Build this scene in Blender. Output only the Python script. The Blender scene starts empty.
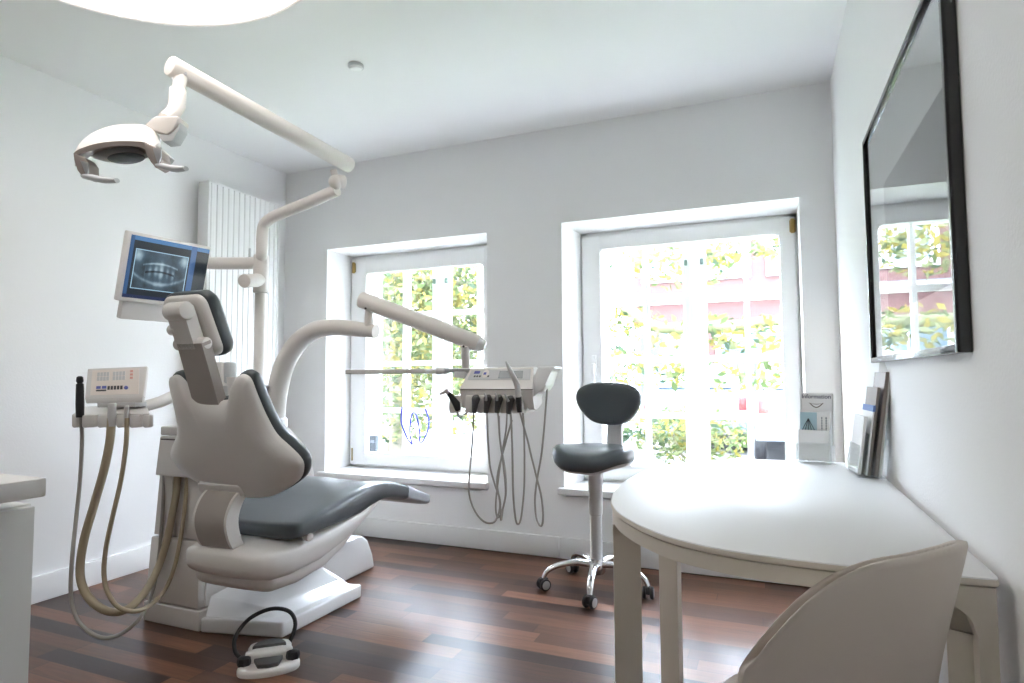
LAMP, SKY, SUN, EXPO, SBZ = 4.0, 44, 22, .25, .418
import bpy, bmesh, math, random
from mathutils import Vector, Matrix
random.seed(7)
S = bpy.context.scene
COL = S.collection
PI = math.pi
V = Vector
# ------------------------------------------------------------------ camera
CH, FPX, YAW, PITCH, ROLL = 1.05, 610.09, -.3959, .0577, -.0059
fw = V((math.sin(YAW)*math.cos(PITCH), math.cos(YAW)*math.cos(PITCH), math.sin(PITCH)))
rt0 = V((math.cos(YAW), -math.sin(YAW), 0)); up0 = rt0.cross(fw)
rt = rt0*math.cos(ROLL) + up0*math.sin(ROLL); up = up0*math.cos(ROLL) - rt0*math.sin(ROLL)
CAM = V((0, 0, CH))
cd = bpy.data.cameras.new('camera'); cam = bpy.data.objects.new('camera', cd); COL.objects.link(cam)
cd.sensor_width = 36; cd.sensor_fit = 'HORIZONTAL'; cd.lens = 36*FPX/1024; cd.clip_start = .02; cd.clip_end = 300
m = Matrix((rt, up, -fw)).transposed().to_4x4(); m.translation = CAM; cam.matrix_world = m
S.camera = cam
def ray(x, y): return fw*FPX + rt*(x-512) - up*(y-341.5)
def on(x, y, ax, v):
    d = ray(x, y); return CAM + d*((v-CAM[ax])/d[ax])
def atY(x, y, v): return on(x, y, 1, v)
def atX(x, y, v): return on(x, y, 0, v)
def atZ(x, y, v): return on(x, y, 2, v)
def atD(x, y, d): return CAM + ray(x, y)*(d/FPX)
XL, XR, YB, ZC = -3.218, .335, 3.422, 2.544
YF = -2.1

# ------------------------------------------------------------------ materials
def srgb(r, g, b):
    f = lambda c: (c/255/12.92 if c/255 <= .04045 else ((c/255+.055)/1.055)**2.4)
    return (f(r), f(g), f(b), 1)
class NT:
    def __init__(s, name):
        s.m = bpy.data.materials.new(name); s.m.use_nodes = True; s.t = s.m.node_tree; s.n = s.t.nodes; s.n.clear()
        s.out = s.n.new('ShaderNodeOutputMaterial')
    def add(s, typ, ins=None, **kw):
        n = s.n.new('ShaderNode'+typ)
        for k, v in kw.items(): setattr(n, k, v)
        for k, v in (ins or {}).items(): s.set(n, k, v)
        return n
    def set(s, n, k, v):
        if isinstance(v, bpy.types.NodeSocket): s.t.links.new(v, n.inputs[k])
        elif isinstance(v, bpy.types.Node): s.t.links.new(v.outputs[0], n.inputs[k])
        else: n.inputs[k].default_value = v
    def math(s, op, a, b=0, c=None):
        d = {0: a, 1: b}
        if c is not None: d[2] = c
        return s.add('Math', d, operation=op)
    def surf(s, n): s.t.links.new(n.outputs[0], s.out.inputs[0])
    def ramp(s, fac, stops, interp='LINEAR'):
        n = s.add('ValToRGB', {0: fac}); r = n.color_ramp; r.interpolation = interp
        while len(r.elements) < len(stops): r.elements.new(.5)
        for e, (p, c) in zip(r.elements, stops): e.position = p; e.color = c
        return n
def mat(name, col, rough=.5, metal=0, coat=0, bump=0, bscale=200, spec=.5, var=0, emit=None, es=0, sheen=0):
    t = NT(name)
    if len(col) == 3: col = srgb(*col)
    b = t.add('BsdfPrincipled', {'Base Color': col, 'Roughness': rough, 'Metallic': metal, 'Coat Weight': coat, 'Coat Roughness': .08, 'Specular IOR Level': spec})
    tc = t.add('TexCoord')
    if bump:
        nz = t.add('TexNoise', {'Vector': tc.outputs['Object'], 'Scale': bscale, 'Detail': 3})
        t.set(b, 'Normal', t.add('Bump', {'Height': nz.outputs[0], 'Strength': bump, 'Distance': .002}))
    if var:
        nz = t.add('TexNoise', {'Vector': tc.outputs['Object'], 'Scale': 9, 'Detail': 4})
        r = t.ramp(nz.outputs[0], [(.3, tuple(c*(1-var) for c in col[:3])+(1,)), (.7, col)])
        t.set(b, 'Base Color', r)
    if emit:
        t.set(b, 'Emission Color', emit if len(emit) == 4 else srgb(*emit)); t.set(b, 'Emission Strength', es)
    t.surf(b); return t.m
WHITE = (.80, .80, .795, 1)
M = {}
M['wall'] = mat('wall_plaster', (.89, .89, .89, 1), .9, bump=.35, bscale=140, spec=.2)
M['ceiling'] = mat('ceiling_paint', (.88, .88, .88, 1), .95, spec=.1)
M['trim'] = mat('trim_lacquer', (.82, .82, .81, 1), .35)
M['winwhite'] = mat('window_lacquer', (.89, .89, .89, 1), .3)
M['plastic'] = mat('clinic_white_plastic', (.72, .69, .66, 1), .32, coat=.2)
M['plastic2'] = mat('clinic_base_lacquer', (.80, .80, .80, 1), .18, coat=.5)
M['warmwhite'] = mat('arm_white_enamel', (.76, .715, .675, 1), .35)
M['taupe'] = mat('strut_taupe', (.36, .32, .29, 1), .45)
M['seam'] = mat('seam_dark', (.10, .09, .085, 1), .7)
M['leather'] = mat('charcoal_leatherette', (.055, .066, .074, 1), .36, bump=.05, bscale=500, coat=.2)
M['greyfoil'] = mat('foot_cover_film', (.30, .31, .33, 1), .35)
M['black'] = mat('black_rubber', (.018, .018, .02, 1), .45)
M['gloss_black'] = mat('black_lacquer', (.012, .012, .013, 1), .18, coat=.3)
M['graypad'] = mat('pedal_grey', (.08, .08, .08, 1), .5)
M['chrome'] = mat('polished_aluminium', (.75, .75, .76, 1), .15, metal=1)
M['steel'] = mat('brushed_steel', (.55, .55, .56, 1), .3, metal=1)
M['bronze'] = mat('lamp_trim_bronze', (.36, .31, .28, 1), .3, metal=.6)
M['brass'] = mat('old_brass', (.35, .24, .08, 1), .35, metal=.8)
M['greyplastic'] = mat('column_grey', (.55, .54, .54, 1), .4)
M['caster'] = mat('caster_grey', (.42, .42, .43, 1), .5)
M['hose_beige'] = mat('hose_beige', (.42, .35, .24, 1), .5)
M['hose_grey'] = mat('hose_grey', (.36, .34, .31, 1), .45)
M['desk'] = mat('desk_laminate', (.90, .90, .90, 1), .42, spec=.8)
M['desk_frame'] = mat('desk_frame_cream', (.70, .65, .57, 1), .45)
M['chairshell'] = mat('chair_polypropylene', (.74, .665, .60, 1), .5, bump=.04, bscale=900)
M['worktop'] = mat('worktop_laminate', (.66, .64, .62, 1), .4)
M['cab'] = mat('cabinet_lacquer', (.62, .62, .60, 1), .4)
M['blue'] = mat('blue_acrylic', (.02, .03, .45, 1), .3)
M['bluekey'] = mat('blue_key', (.08, .10, .42, 1), .4)
M['lightgrey'] = mat('light_grey_panel', (.55, .56, .57, 1), .35)
M['displaygrey'] = mat('lcd_grey', (.22, .25, .27, 1), .2)
M['cream'] = mat('membrane_cream', (.80, .72, .66, 1), .4)
M['ink'] = mat('printed_ink', (.05, .045, .05, 1), .6)
M['redkey'] = mat('pale_red_key', (.72, .36, .30, 1), .5)
M['paper'] = mat('leaflet_paper', (.80, .79, .78, 1), .6)
M['paper2'] = mat('leaflet_paper_grey', (.55, .53, .51, 1), .6)
M['paper3'] = mat('leaflet_paper_brown', (.22, .18, .16, 1), .5)
M['paperblue'] = mat('leaflet_paper_blue', (.38, .52, .58, 1), .5)
M['bluestripe'] = mat('leaflet_blue_stripe', (.10, .18, .45, 1), .5)
M['skin'] = mat('leaflet_smile_print', (.14, .09, .08, 1), .6)
M['radiator'] = mat('radiator_enamel', (.82, .82, .82, 1), .35)
M['mat_board'] = mat('mat_board', (.62, .63, .62, 1), .8)
M['cup'] = mat('cup_plastic', (.80, .76, .74, 1), .3)
M['sensor'] = mat('sensor_slate', (.045, .06, .07, 1), .5)
M['greenlatch'] = mat('latch_patina', (.18, .26, .24, 1), .5, metal=.3)
M['tealglass'] = mat('drum_shade', (.82, .80, .78, 1), .6)

def glassmat(name, tint=(1, 1, 1, 1), ior=1.5, rough=0.0, mulr=1.0):
    t = NT(name)
    g = t.add('NewGeometry'); dt = t.add('VectorMath', {0: g.outputs['Normal'], 1: g.outputs['Incoming']}, operation='DOT_PRODUCT')
    f0 = ((ior-1)/(ior+1))**2
    p5 = t.math('POWER', t.math('SUBTRACT', 1, t.math('ABSOLUTE', dt.outputs['Value'])), 5)
    fac = t.math('MULTIPLY', t.math('ADD', f0, t.math('MULTIPLY', p5, 1-f0)), mulr)
    mx = t.add('MixShader', {0: fac})
    t.set(mx, 1, t.add('BsdfTransparent', {'Color': tint})); t.set(mx, 2, t.add('BsdfGlossy', {'Roughness': rough}))
    t.surf(mx); return t.m
M['pane'] = glassmat('window_glass', (.985, .99, .99, 1), 1.5, 0)
M['picglass'] = glassmat('picture_glass', (.97, .98, .98, 1), 1.52, 0, 1.15)
M['acrylic'] = glassmat('clear_acrylic', (.975, .985, .985, 1), 1.45, .03)

def emis(name, col, st):
    t = NT(name); t.surf(t.add('Emission', {'Color': col, 'Strength': st})); return t.m
M['diffuser'] = emis('lamp_diffuser', (1, .95, .905, 1), LAMP)

def floormat():
    t = NT('walnut_strip_floor')
    tc = t.add('TexCoord'); sp = t.add('SeparateXYZ', {0: tc.outputs['Object']})
    W, L = .083, .62
    ry = t.math('DIVIDE', sp.outputs[1], W); row = t.math('FLOOR', ry)
    wn = t.add('TexWhiteNoise', {'W': row}, noise_dimensions='1D')
    rx = t.math('ADD', t.math('DIVIDE', sp.outputs[0], L), t.math('MULTIPLY', wn, 7.3)); colr = t.math('FLOOR', rx)
    cv = t.add('CombineXYZ', {0: row, 1: colr}); w2 = t.add('TexWhiteNoise', {'Vector': cv}, noise_dimensions='2D')
    mp = t.add('Mapping', {'Vector': tc.outputs['Object'], 'Scale': (1.5, 26, 1)})
    off = t.add('VectorMath', {0: mp, 1: w2.outputs[1]}, operation='ADD')
    gr = t.add('TexNoise', {'Vector': off.outputs[0], 'Scale': 3.2, 'Detail': 6, 'Roughness': .62})
    base = t.ramp(w2.outputs[0], [(0, srgb(52, 36, 32)), (.18, srgb(62, 43, 36)), (.38, srgb(84, 57, 44)), (.6, srgb(102, 69, 52)), (.85, srgb(118, 80, 60)), (1, srgb(132, 93, 73))])
    gm = t.ramp(gr.outputs[0], [(.3, (.70, .68, .66, 1)), (.7, (1.12, 1.1, 1.08, 1))])
    c = t.add('Mix', {0: 1.0, 6: base.outputs[0], 7: gm.outputs[0]}, data_type='RGBA', blend_type='MULTIPLY')
    def edge(x, w):
        f = t.math('FRACT', x); e = t.math('MINIMUM', f, t.math('SUBTRACT', 1, f)); return t.math('LESS_THAN', e, w)
    seam = t.math('MAXIMUM', edge(ry, .018), edge(rx, .003))
    c2 = t.add('Mix', {0: t.math('MULTIPLY', seam, .55), 6: c.outputs[2], 7: (.012, .008, .006, 1)}, data_type='RGBA')
    b = t.add('BsdfPrincipled', {'Base Color': c2.outputs[2], 'Roughness': .31, 'Specular IOR Level': .33})
    h = t.math('SUBTRACT', t.math('MULTIPLY', gr.outputs[0], .25), seam)
    t.set(b, 'Normal', t.add('Bump', {'Height': h, 'Strength': .25, 'Distance': .001}))
    t.surf(b); return t.m
M['floor'] = floormat()

# ------------------------------------------------------------------ mesh helpers
def cr(pts, n=8, closed=False):
    pts = [V(p) for p in pts]; out = []; N = len(pts)
    for i in range(N if closed else N-1):
        if closed: a, b, c, d = (pts[(i+k) % N] for k in (-1, 0, 1, 2))
        else: a, b, c, d = pts[max(i-1, 0)], pts[i], pts[i+1], pts[min(i+2, N-1)]
        for k in range(n):
            t = k/n; out.append(.5*((2*b)+(c-a)*t+(2*a-5*b+4*c-d)*t*t+(3*b-a-3*c+d)*t**3))
    if not closed: out.append(pts[-1])
    return out
def lerp_list(vals, n):
    out = []
    for i in range(n):
        t = i/(n-1)*(len(vals)-1); k = min(int(t), len(vals)-2); out.append(vals[k]+(vals[k+1]-vals[k])*(t-k))
    return out
class B:
    """collects shapes into one mesh"""
    def __init__(s): s.bm = bmesh.new(); s.mi = 0
    def faces(s, fs):
        for f in fs: f.material_index = s.mi
    def merge(s, o):
        me = bpy.data.meshes.new('tmp'); o.to_mesh(me); o.free()
        n0 = len(s.bm.faces); s.bm.from_mesh(me); bpy.data.meshes.remove(me)
        s.bm.faces.ensure_lookup_table(); s.faces(s.bm.faces[n0:]); return s
    def box(s, x0, x1, y0, y1, z0, z1, bev=0, seg=2, rot=None, loc=None):
        b = bmesh.new(); bmesh.ops.create_cube(b, size=1)
        for v in b.verts: v.co = V(((x0+x1)/2+v.co.x*(x1-x0), (y0+y1)/2+v.co.y*(y1-y0), (z0+z1)/2+v.co.z*(z1-z0)))
        if bev: bmesh.ops.bevel(b, geom=b.edges[:], offset=bev, segments=seg, affect='EDGES', profile=.5, clamp_overlap=True)
        if rot is not None: bmesh.ops.transform(b, matrix=rot, verts=b.verts)
        if loc is not None: bmesh.ops.translate(b, vec=V(loc), verts=b.verts)
        return s.merge(b)
    def loft(s, rings, cap0=True, cap1=True, closed=True):
        vs = [[s.bm.verts.new(V(p)) for p in r] for r in rings]; n = len(rings[0]); fs = []
        for a, b in zip(vs, vs[1:]):
            for i in range(n if closed else n-1):
                j = (i+1) % n; fs.append(s.bm.faces.new((a[i], a[j], b[j], b[i])))
        if cap0: fs.append(s.bm.faces.new(vs[0][::-1]))
        if cap1: fs.append(s.bm.faces.new(vs[-1]))
        s.faces(fs); return s
    def tube(s, path, r, n=12, smooth=0, caps=True, flat=1.0, upv=None):
        path = cr(path, smooth) if smooth else [V(p) for p in path]
        rs = lerp_list(r, len(path)) if isinstance(r, (list, tuple)) else [r]*len(path)
        rings = []; prev = None
        for i, p in enumerate(path):
            t = (path[min(i+1, len(path)-1)]-path[max(i-1, 0)]).normalized()
            if prev is None:
                a = V(upv) if upv else (V((0, 0, 1)) if abs(t.z) < .9 else V((1, 0, 0)))
                u = (a - t*a.dot(t)).normalized()
            else: u = (prev - t*prev.dot(t)).normalized()
            prev = u; w = t.cross(u)
            rings.append([p+(u*math.cos(2*PI*k/n)*flat+w*math.sin(2*PI*k/n))*rs[i] for k in range(n)])
        return s.loft(rings, caps, caps)
    def cyl(s, a, b, r0, r1=None, n=20, bev=0):
        a, b = V(a), V(b); r1 = r0 if r1 is None else r1
        if bev:
            d = (b-a).normalized(); return s.tube([a, a+d*bev*.3, a+d*bev, b-d*bev, b-d*bev*.3, b], [r0-bev, r0-bev*.3, r0, r1, r1-bev*.3, r1-bev] , n) if False else s._bc(a, b, r0, r1, n, bev)
        return s.tube([a, b], [r0, r1], n)
    def _bc(s, a, b, r0, r1, n, bev):
        d = (b-a).normalized(); x = V((0, 0, 1)) if abs(d.z) < .9 else V((1, 0, 0)); u = (x-d*x.dot(d)).normalized(); w = d.cross(u)
        prof = [(0, r0-bev), (bev*.3, r0-bev*.3), (bev, r0)]; L = (b-a).length
        prof += [(L-bev, r1), (L-bev*.3, r1-bev*.3), (L, r1-bev)]
        return s.loft([[a+d*h+(u*math.cos(2*PI*k/n)+w*math.sin(2*PI*k/n))*r for k in range(n)] for h, r in prof])
    def lathe(s, prof, c, n=32, axis=(0, 0, 1), cap0=True, cap1=True):
        c = V(c); d = V(axis).normalized(); x = V((0, 0, 1)) if abs(d.z) < .9 else V((1, 0, 0)); u = (x-d*x.dot(d)).normalized(); w = d.cross(u)
        return s.loft([[c+d*h+(u*math.cos(2*PI*k/n)+w*math.sin(2*PI*k/n))*max(r, 1e-4) for k in range(n)] for r, h in prof], cap0, cap1)
    def prism(s, pts, off, bev=0, seg=2, z=None):
        """closed outline of 3-D points pushed along off, optional rounded edges"""
        b = bmesh.new(); off = V(off)
        bot = [b.verts.new(V(p)) for p in pts]; top = [b.verts.new(V(p)+off) for p in pts]; n = len(pts)
        b.faces.new(bot[::-1]); b.faces.new(top)
        for i in range(n): b.faces.new((bot[i], bot[(i+1) % n], top[(i+1) % n], top[i]))
        if bev:
            es = [e for e in b.edges if (e.verts[0] in bot) == (e.verts[1] in bot)] if bev > 0 else b.edges[:]
            bmesh.ops.bevel(b, geom=es, offset=abs(bev), segments=seg, affect='EDGES', profile=.5, clamp_overlap=True)
        return s.merge(b)
    def ball(s, c, r, n=16):
        c = V(c); r = V(r) if not isinstance(r, (int, float)) else V((r, r, r))
        rings = []
        for i in range(1, n):
            a = PI*i/n; rings.append([c+V((r.x*math.sin(a)*math.cos(2*PI*k/n), r.y*math.sin(a)*math.sin(2*PI*k/n), -r.z*math.cos(a))) for k in range(n)])
        return s.loft(rings)
    def quad(s, a, b, c, d): s.faces([s.bm.faces.new([s.bm.verts.new(V(p)) for p in (a, b, c, d)])]); return s
    def pad(s, outline, levels, fn, ell=None):
        """rings of an outline scaled about its centre, laid at heights by fn(x, s, n); inner rings may ease into an ellipse"""
        cx = sum(p[0] for p in outline)/len(outline); cy = sum(p[1] for p in outline)/len(outline)
        if ell:
            cx, cy = ell[:2]; out = []
            for k, n in levels:
                w = min(1, max(0, (1-k)/.45)); w = w*w*(3-2*w); r = []
                for x, y in outline:
                    a = math.atan2(y-cy, x-cx); px = (x-cx)*(1-w)+ell[2]*math.cos(a)*w; py = (y-cy)*(1-w)+ell[3]*math.sin(a)*w
                    r.append(fn(cx+px*k, cy+py*k, n))
                out.append(r)
            return s.loft(out)
        return s.loft([[fn(cx+(p[0]-cx)*k, cy+(p[1]-cy)*k, n) for p in outline] for k, n in levels])
    def build(s, name, mats, parent=None, ang=38, sub=0, smooth=True, local=False):
        bm = s.bm
        if parent is not None and not local:
            o = parent; tot = V((0, 0, 0))
            while o is not None: tot += o.location; o = o.parent
            bmesh.ops.translate(bm, vec=-tot, verts=bm.verts)
        bmesh.ops.recalc_face_normals(bm, faces=bm.faces)
        me = bpy.data.meshes.new(name); bm.to_mesh(me); bm.free()
        for mm in (mats if isinstance(mats, (list, tuple)) else [mats]): me.materials.append(M[mm] if isinstance(mm, str) else mm)
        if smooth:
            for p in me.polygons: p.use_smooth = True
            me.set_sharp_from_angle(angle=math.radians(ang))
        o = bpy.data.objects.new(name, me); COL.objects.link(o)
        if parent is not None: o.parent = parent
        if sub:
            md = o.modifiers.new('s', 'SUBSURF'); md.levels = md.render_levels = sub
        return o
def thing(name, label, cat, loc=(0, 0, 0), group=None, rotz=0):
    o = bpy.data.objects.new(name, None); o.empty_display_size = .05; COL.objects.link(o); o.location = loc; o.rotation_euler = (0, 0, rotz)
    o['label'] = label; o['category'] = cat
    if group: o['group'] = group
    return o
def tag(o, label, cat, group=None):
    o['label'] = label; o['category'] = cat
    if group: o['group'] = group
    return o
def struct(o): o['kind'] = 'structure'; return o
def dup(root, loc, rotz=0, label=None):
    r = root.copy(); COL.objects.link(r); r.location = loc; r.rotation_euler = (0, 0, rotz)
    if label: r['label'] = label
    for c0 in root.children:
        c = c0.copy(); COL.objects.link(c); c.parent = r
        for g0 in c0.children:
            g = g0.copy(); COL.objects.link(g); g.parent = c
    return r
def rr(hw, hh, r, n=5, cx=0, cy=0):
    """rounded rectangle outline"""
    out = []
    for (sx, sy, a0) in ((1, 1, 0), (-1, 1, PI/2), (-1, -1, PI), (1, -1, 3*PI/2)):
        for k in range(n+1):
            a = a0+PI/2*k/n; out.append((cx+sx*(hw-r)+r*math.cos(a), cy+sy*(hh-r)+r*math.sin(a)))
    return out
def text(parent, body, size, loc, rotm, mt, name='lettering', align='CENTER'):
    cu = bpy.data.curves.new(name, 'FONT'); cu.body = body; cu.size = size; cu.align_x = align; cu.extrude = .0002
    o = bpy.data.objects.new(name, cu); COL.objects.link(o); cu.materials.append(M[mt])
    me = bpy.data.meshes.new_from_object(o, depsgraph=bpy.context.evaluated_depsgraph_get())
    COL.objects.unlink(o); bpy.data.objects.remove(o)
    return me
def addtext(b, body, size, mx, align='CENTER'):
    cu = bpy.data.curves.new('t', 'FONT'); cu.body = body; cu.size = size; cu.align_x = align; cu.align_y = 'CENTER'; cu.extrude = .0002; cu.offset = size*.010
    o = bpy.data.objects.new('t', cu); COL.objects.link(o); bpy.context.view_layer.update()
    me = bpy.data.meshes.new_from_object(o.evaluated_get(bpy.context.evaluated_depsgraph_get()))
    bpy.data.objects.remove(o); bpy.data.curves.remove(cu)
    me.transform(mx); n0 = len(b.bm.faces); b.bm.from_mesh(me); bpy.data.meshes.remove(me)
    b.bm.faces.ensure_lookup_table(); b.faces(b.bm.faces[n0:])
# ------------------------------------------------------------------ room shell
WIN = [(-2.836, -1.597, .355, 1.952), (-1.107, .174, .355, 1.963)]
YR = 3.70          # plane of the casement frames
YO = 4.00          # outer face of the wall
struct(B().box(XL-.2, XR+.2, YF-.2, YO, -.12, 0).build('floor', 'floor', smooth=False))
struct(B().box(XL-.2, XR+.2, YF-.2, YO, ZC, ZC+.15).build('ceiling', 'ceiling', smooth=False))
struct(B().box(XL-.2, XL, YF-.2, YO, 0, ZC).build('wall_left', 'wall', smooth=False))
struct(B().box(XR, XR+.2, YF-.2, YO, 0, ZC).build('wall_right', 'wall', smooth=False))
struct(B().box(XL, XR, YF-.2, YF, 0, ZC).build('wall_front', 'wall', smooth=False))
b = B()
INN = [(-2.836, -1.62, .355, 1.945), (-1.068, .174, .355, 1.948)]
xs = [XL]+[v for w in WIN for v in w[:2]]+[XR]
for i in range(len(xs)-1):
    if i % 2 == 0:
        b.quad((xs[i], YB, 0), (xs[i+1], YB, 0), (xs[i+1], YB, ZC), (xs[i], YB, ZC))
        b.quad((xs[i], YO, 0), (xs[i+1], YO, 0), (xs[i+1], YO, ZC), (xs[i], YO, ZC))
for (x0, x1, z0, z1), (a0, a1, c0, c1) in zip(WIN, INN):
    for y in (YB, YO):
        b.quad((x0, y, 0), (x1, y, 0), (x1, y, z0), (x0, y, z0)); b.quad((x0, y, z1), (x1, y, z1), (x1, y, ZC), (x0, y, ZC))
    for (ya, p), (yb, q) in (((YB, (x0, x1, z0, z1)), (YR, (a0, a1, c0, c1))), ((YR, (a0, a1, c0, c1)), (YO, (a0, a1, c0, c1)))):
        for k in ((0, 2, 0, 3), (1, 2, 1, 3), (0, 2, 1, 2), (0, 3, 1, 3)):
            b.quad((p[k[0]], ya, p[k[1]]), (p[k[2]], ya, p[k[3]]), (q[k[2]], yb, q[k[3]]), (q[k[0]], yb, q[k[1]]))
for (x0, x1, z0, z1), (a0, a1, c0, c1) in zip(WIN, INN):   # step between splayed opening and outer face
    b.quad((x0, YO, z1), (x1, YO, z1), (a1, YO, c1), (a0, YO, c1)); b.quad((x0, YO, z0), (x0, YO, z1), (a0, YO, c1), (a0, YO, c0)); b.quad((x1, YO, z0), (x1, YO, z1), (a1, YO, c1), (a1, YO, c0))
bmesh.ops.remove_doubles(b.bm, verts=b.bm.verts, dist=1e-4)
struct(b.build('wall_back', 'wall', smooth=False))
BBH = .124
def skirt(name, x0, x1, y0, y1):
    b = B().box(x0, x1, y0, y1, 0, BBH, .003); return struct(b.build(name, 'trim'))
skirt('baseboard_left', XL, XL+.018, YF, YB)
b = B().box(XL+.018, -1.137, YB-.02, YB, 0.006, BBH, .003).box(-1.135, XR-.018, YB-.02, YB, .006, BBH, .003)
struct(b.build('baseboard_back', 'trim'))
skirt('baseboard_right', XR-.018, XR, YF, YB)

# ------------------------------------------------------------------ windows
PZ = [(.45, .786), (.823, 1.134), (1.171, 1.496), (1.534, 1.864)]
def window(idx, X0, X1, OX0, OX1, OT, panes, sillx, sillz):
    """box window: sill board, wide lacquered inner casement with one big pane, muntined outer sashes 15 cm further out"""
    a0, a1, c0, c1 = INN[idx-1]
    w = bpy.data.objects.new('window_%d' % idx, None); COL.objects.link(w); w.location = ((X0+X1)/2, YR, .39); struct(w)
    SB = .408
    # fixed frame right round, and inner casement lying on it
    b = B(); t = .045
    b.box(a0, a0+t, YR, YR+.16, SB, c1, .004).box(a1-t, a1, YR, YR+.16, SB, c1, .004).box(a0, a1, YR, YR+.16, c1-t, c1, .004).box(a0, a1, YR, YR+.16, SB, SB+.03, .004)
    b.build('frame', 'winwhite', w)
    ob = .515
    out = [(a0+.012, SB+.02), (a1-.012, SB+.02), (a1-.012, c1-.02), (a0+.012, c1-.02)]
    b = B()
    def rail(x0, x1, z0, z1): b.box(x0, x1, YR-.022, YR+.03, z0, z1, .006, 3)
    rail(a0+.012, OX0, SB+.015, c1-.02); rail(OX1, a1-.012, SB+.015, c1-.02); rail(OX0-.01, OX1+.01, OT, c1-.02); rail(OX0-.01, OX1+.01, SB+.015, ob)
    b.box(OX0-.004, OX1+.004, YR-.03, YR-.01, ob-.018, ob+.002, .004)
    for (cx, cz, sx, sz) in ((OX0, OT, 1, -1), (OX1, OT, -1, -1)):   # rounded upper corners of the opening
        pts = [(cx, YR-.02, cz)]+[(cx+sx*(.03-.03*math.sin(k*PI/12)), YR-.02, cz+sz*(.03-.03*math.cos(k*PI/12))) for k in range(7)]
        b.prism(pts, (0, .045, 0))
    cas = b.build('casement', 'winwhite', w)
    B().box(OX0-.005, OX1+.005, YR+.006, YR+.010, ob-.005, OT+.005).build('pane', 'pane', cas, smooth=False)
    # outer sashes
    yo = 3.85; sashes = [(panes[0][0], panes[1][1], panes[0][1], panes[1][0]), (panes[2][0], panes[3][1], panes[2][1], panes[3][0])]
    b = B()
    b.box(a0, a1, yo+.0, yo+.07, PZ[3][1]+.05, c1, .003).box(a0, sashes[0][0]-.05, yo, yo+.07, SB, c1, .003).box(sashes[1][1]+.05, a1, yo, yo+.07, SB, c1, .003).box(a0, a1, yo, yo+.07, SB-.02, .40, .003)
    b.box(sashes[0][1]+.045, sashes[1][0]-.045, yo-.015, yo+.08, .40, c1, .004)
    b.build('outer_frame', 'winwhite', w)
    for s0, s1, mA, mB in sashes:
        b = B(); st = .052
        b.box(s0-st, s0, yo+.005, yo+.05, .40, PZ[3][1]+st, .003).box(s1, s1+st, yo+.005, yo+.05, .40, PZ[3][1]+st, .003)
        b.box(s0, s1, yo+.005, yo+.05, PZ[3][1], PZ[3][1]+st, .003).box(s0, s1, yo+.005, yo+.05, .40, .45, .003)
        b.box(mA, mB, yo+.01, yo+.045, .45, PZ[3][1], .003)
        for k in range(3): b.box(s0, s1, yo+.013, yo+.042, PZ[k][1], PZ[k+1][0], .003)
        sash = b.build('sash', 'winwhite', w)
        B().box(s0-.003, s1+.003, yo+.026, yo+.029, .447, PZ[3][1]+.003).build('pane', 'pane', sash, smooth=False)
        lz = 1.745; lx = s1+.02 if s0 < (X0+X1)/2-.05 else s0-.02
        B().box(lx-.009, lx+.009, yo-.012, yo+.006, lz-.018, lz+.018, .004).box(lx-.004, lx+.004, yo-.022, yo-.010, lz-.012, lz+.008, .003).build('latch', 'greenlatch', w)
    # lining of the box between the two layers
    b = B().box(a0, a0+.02, YR+.16, yo, SB, c1).box(a1-.02, a1, YR+.16, yo, SB, c1).box(a0, a1, YR+.16, yo, c1-.02, c1).box(a0, a1, YR+.16, yo, SB-.02, SB+.01)
    b.build('lining', 'winwhite', w)
    # sill board
    B().box(sillx[0], sillx[1], YB-.045, YR+.02, sillz-.037, sillz, .006, 3).build('sill', 'trim', w)
    return w, cas
w1, c1_ = window(1, *WIN[0][:2], -2.692, -1.745, 1.812, [(-2.70, -2.495), (-2.443, -2.239), (-2.098, -1.882), (-1.843, -1.64)], (-2.87, -1.588), .408)
w2, c2_ = window(2, *WIN[1][:2], -.94, .081, 1.838, [(-.950, -.712), (-.680, -.467), (-.332, -.118), (-.089, .090)], (-1.135, .205), .408)
for w, hx, hz, sx in ((w1, -2.80, 1.86, 1), (w2, .150, 1.874, -1)):
    B().cyl((hx, YR-.028, hz-.04), (hx, YR-.028, hz+.04), .011, n=12, bev=.003).box(hx-.016, hx+.016, YR-.026, YR-.018, hz-.034, hz+.034, .003).build('hinge', 'brass', w)
for w, hx, hz in ((w1, -2.80, .50),):
    B().cyl((hx, YR-.026, hz-.05), (hx, YR-.026, hz+.04), .005, n=10).build('hinge', 'brass', w)
for w, hx in ((w2, -.985), (w1, -1.70)):
    B().box(hx-.015, hx+.015, YR-.034, YR-.02, 1.05, 1.18, .006).cyl((hx, YR-.03, 1.12), (hx, YR-.06, 1.12), .008, n=10).box(hx-.01, hx+.01, YR-.068, YR-.052, 1.01, 1.13, .006, 3).build('handle', 'winwhite', w)

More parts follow.
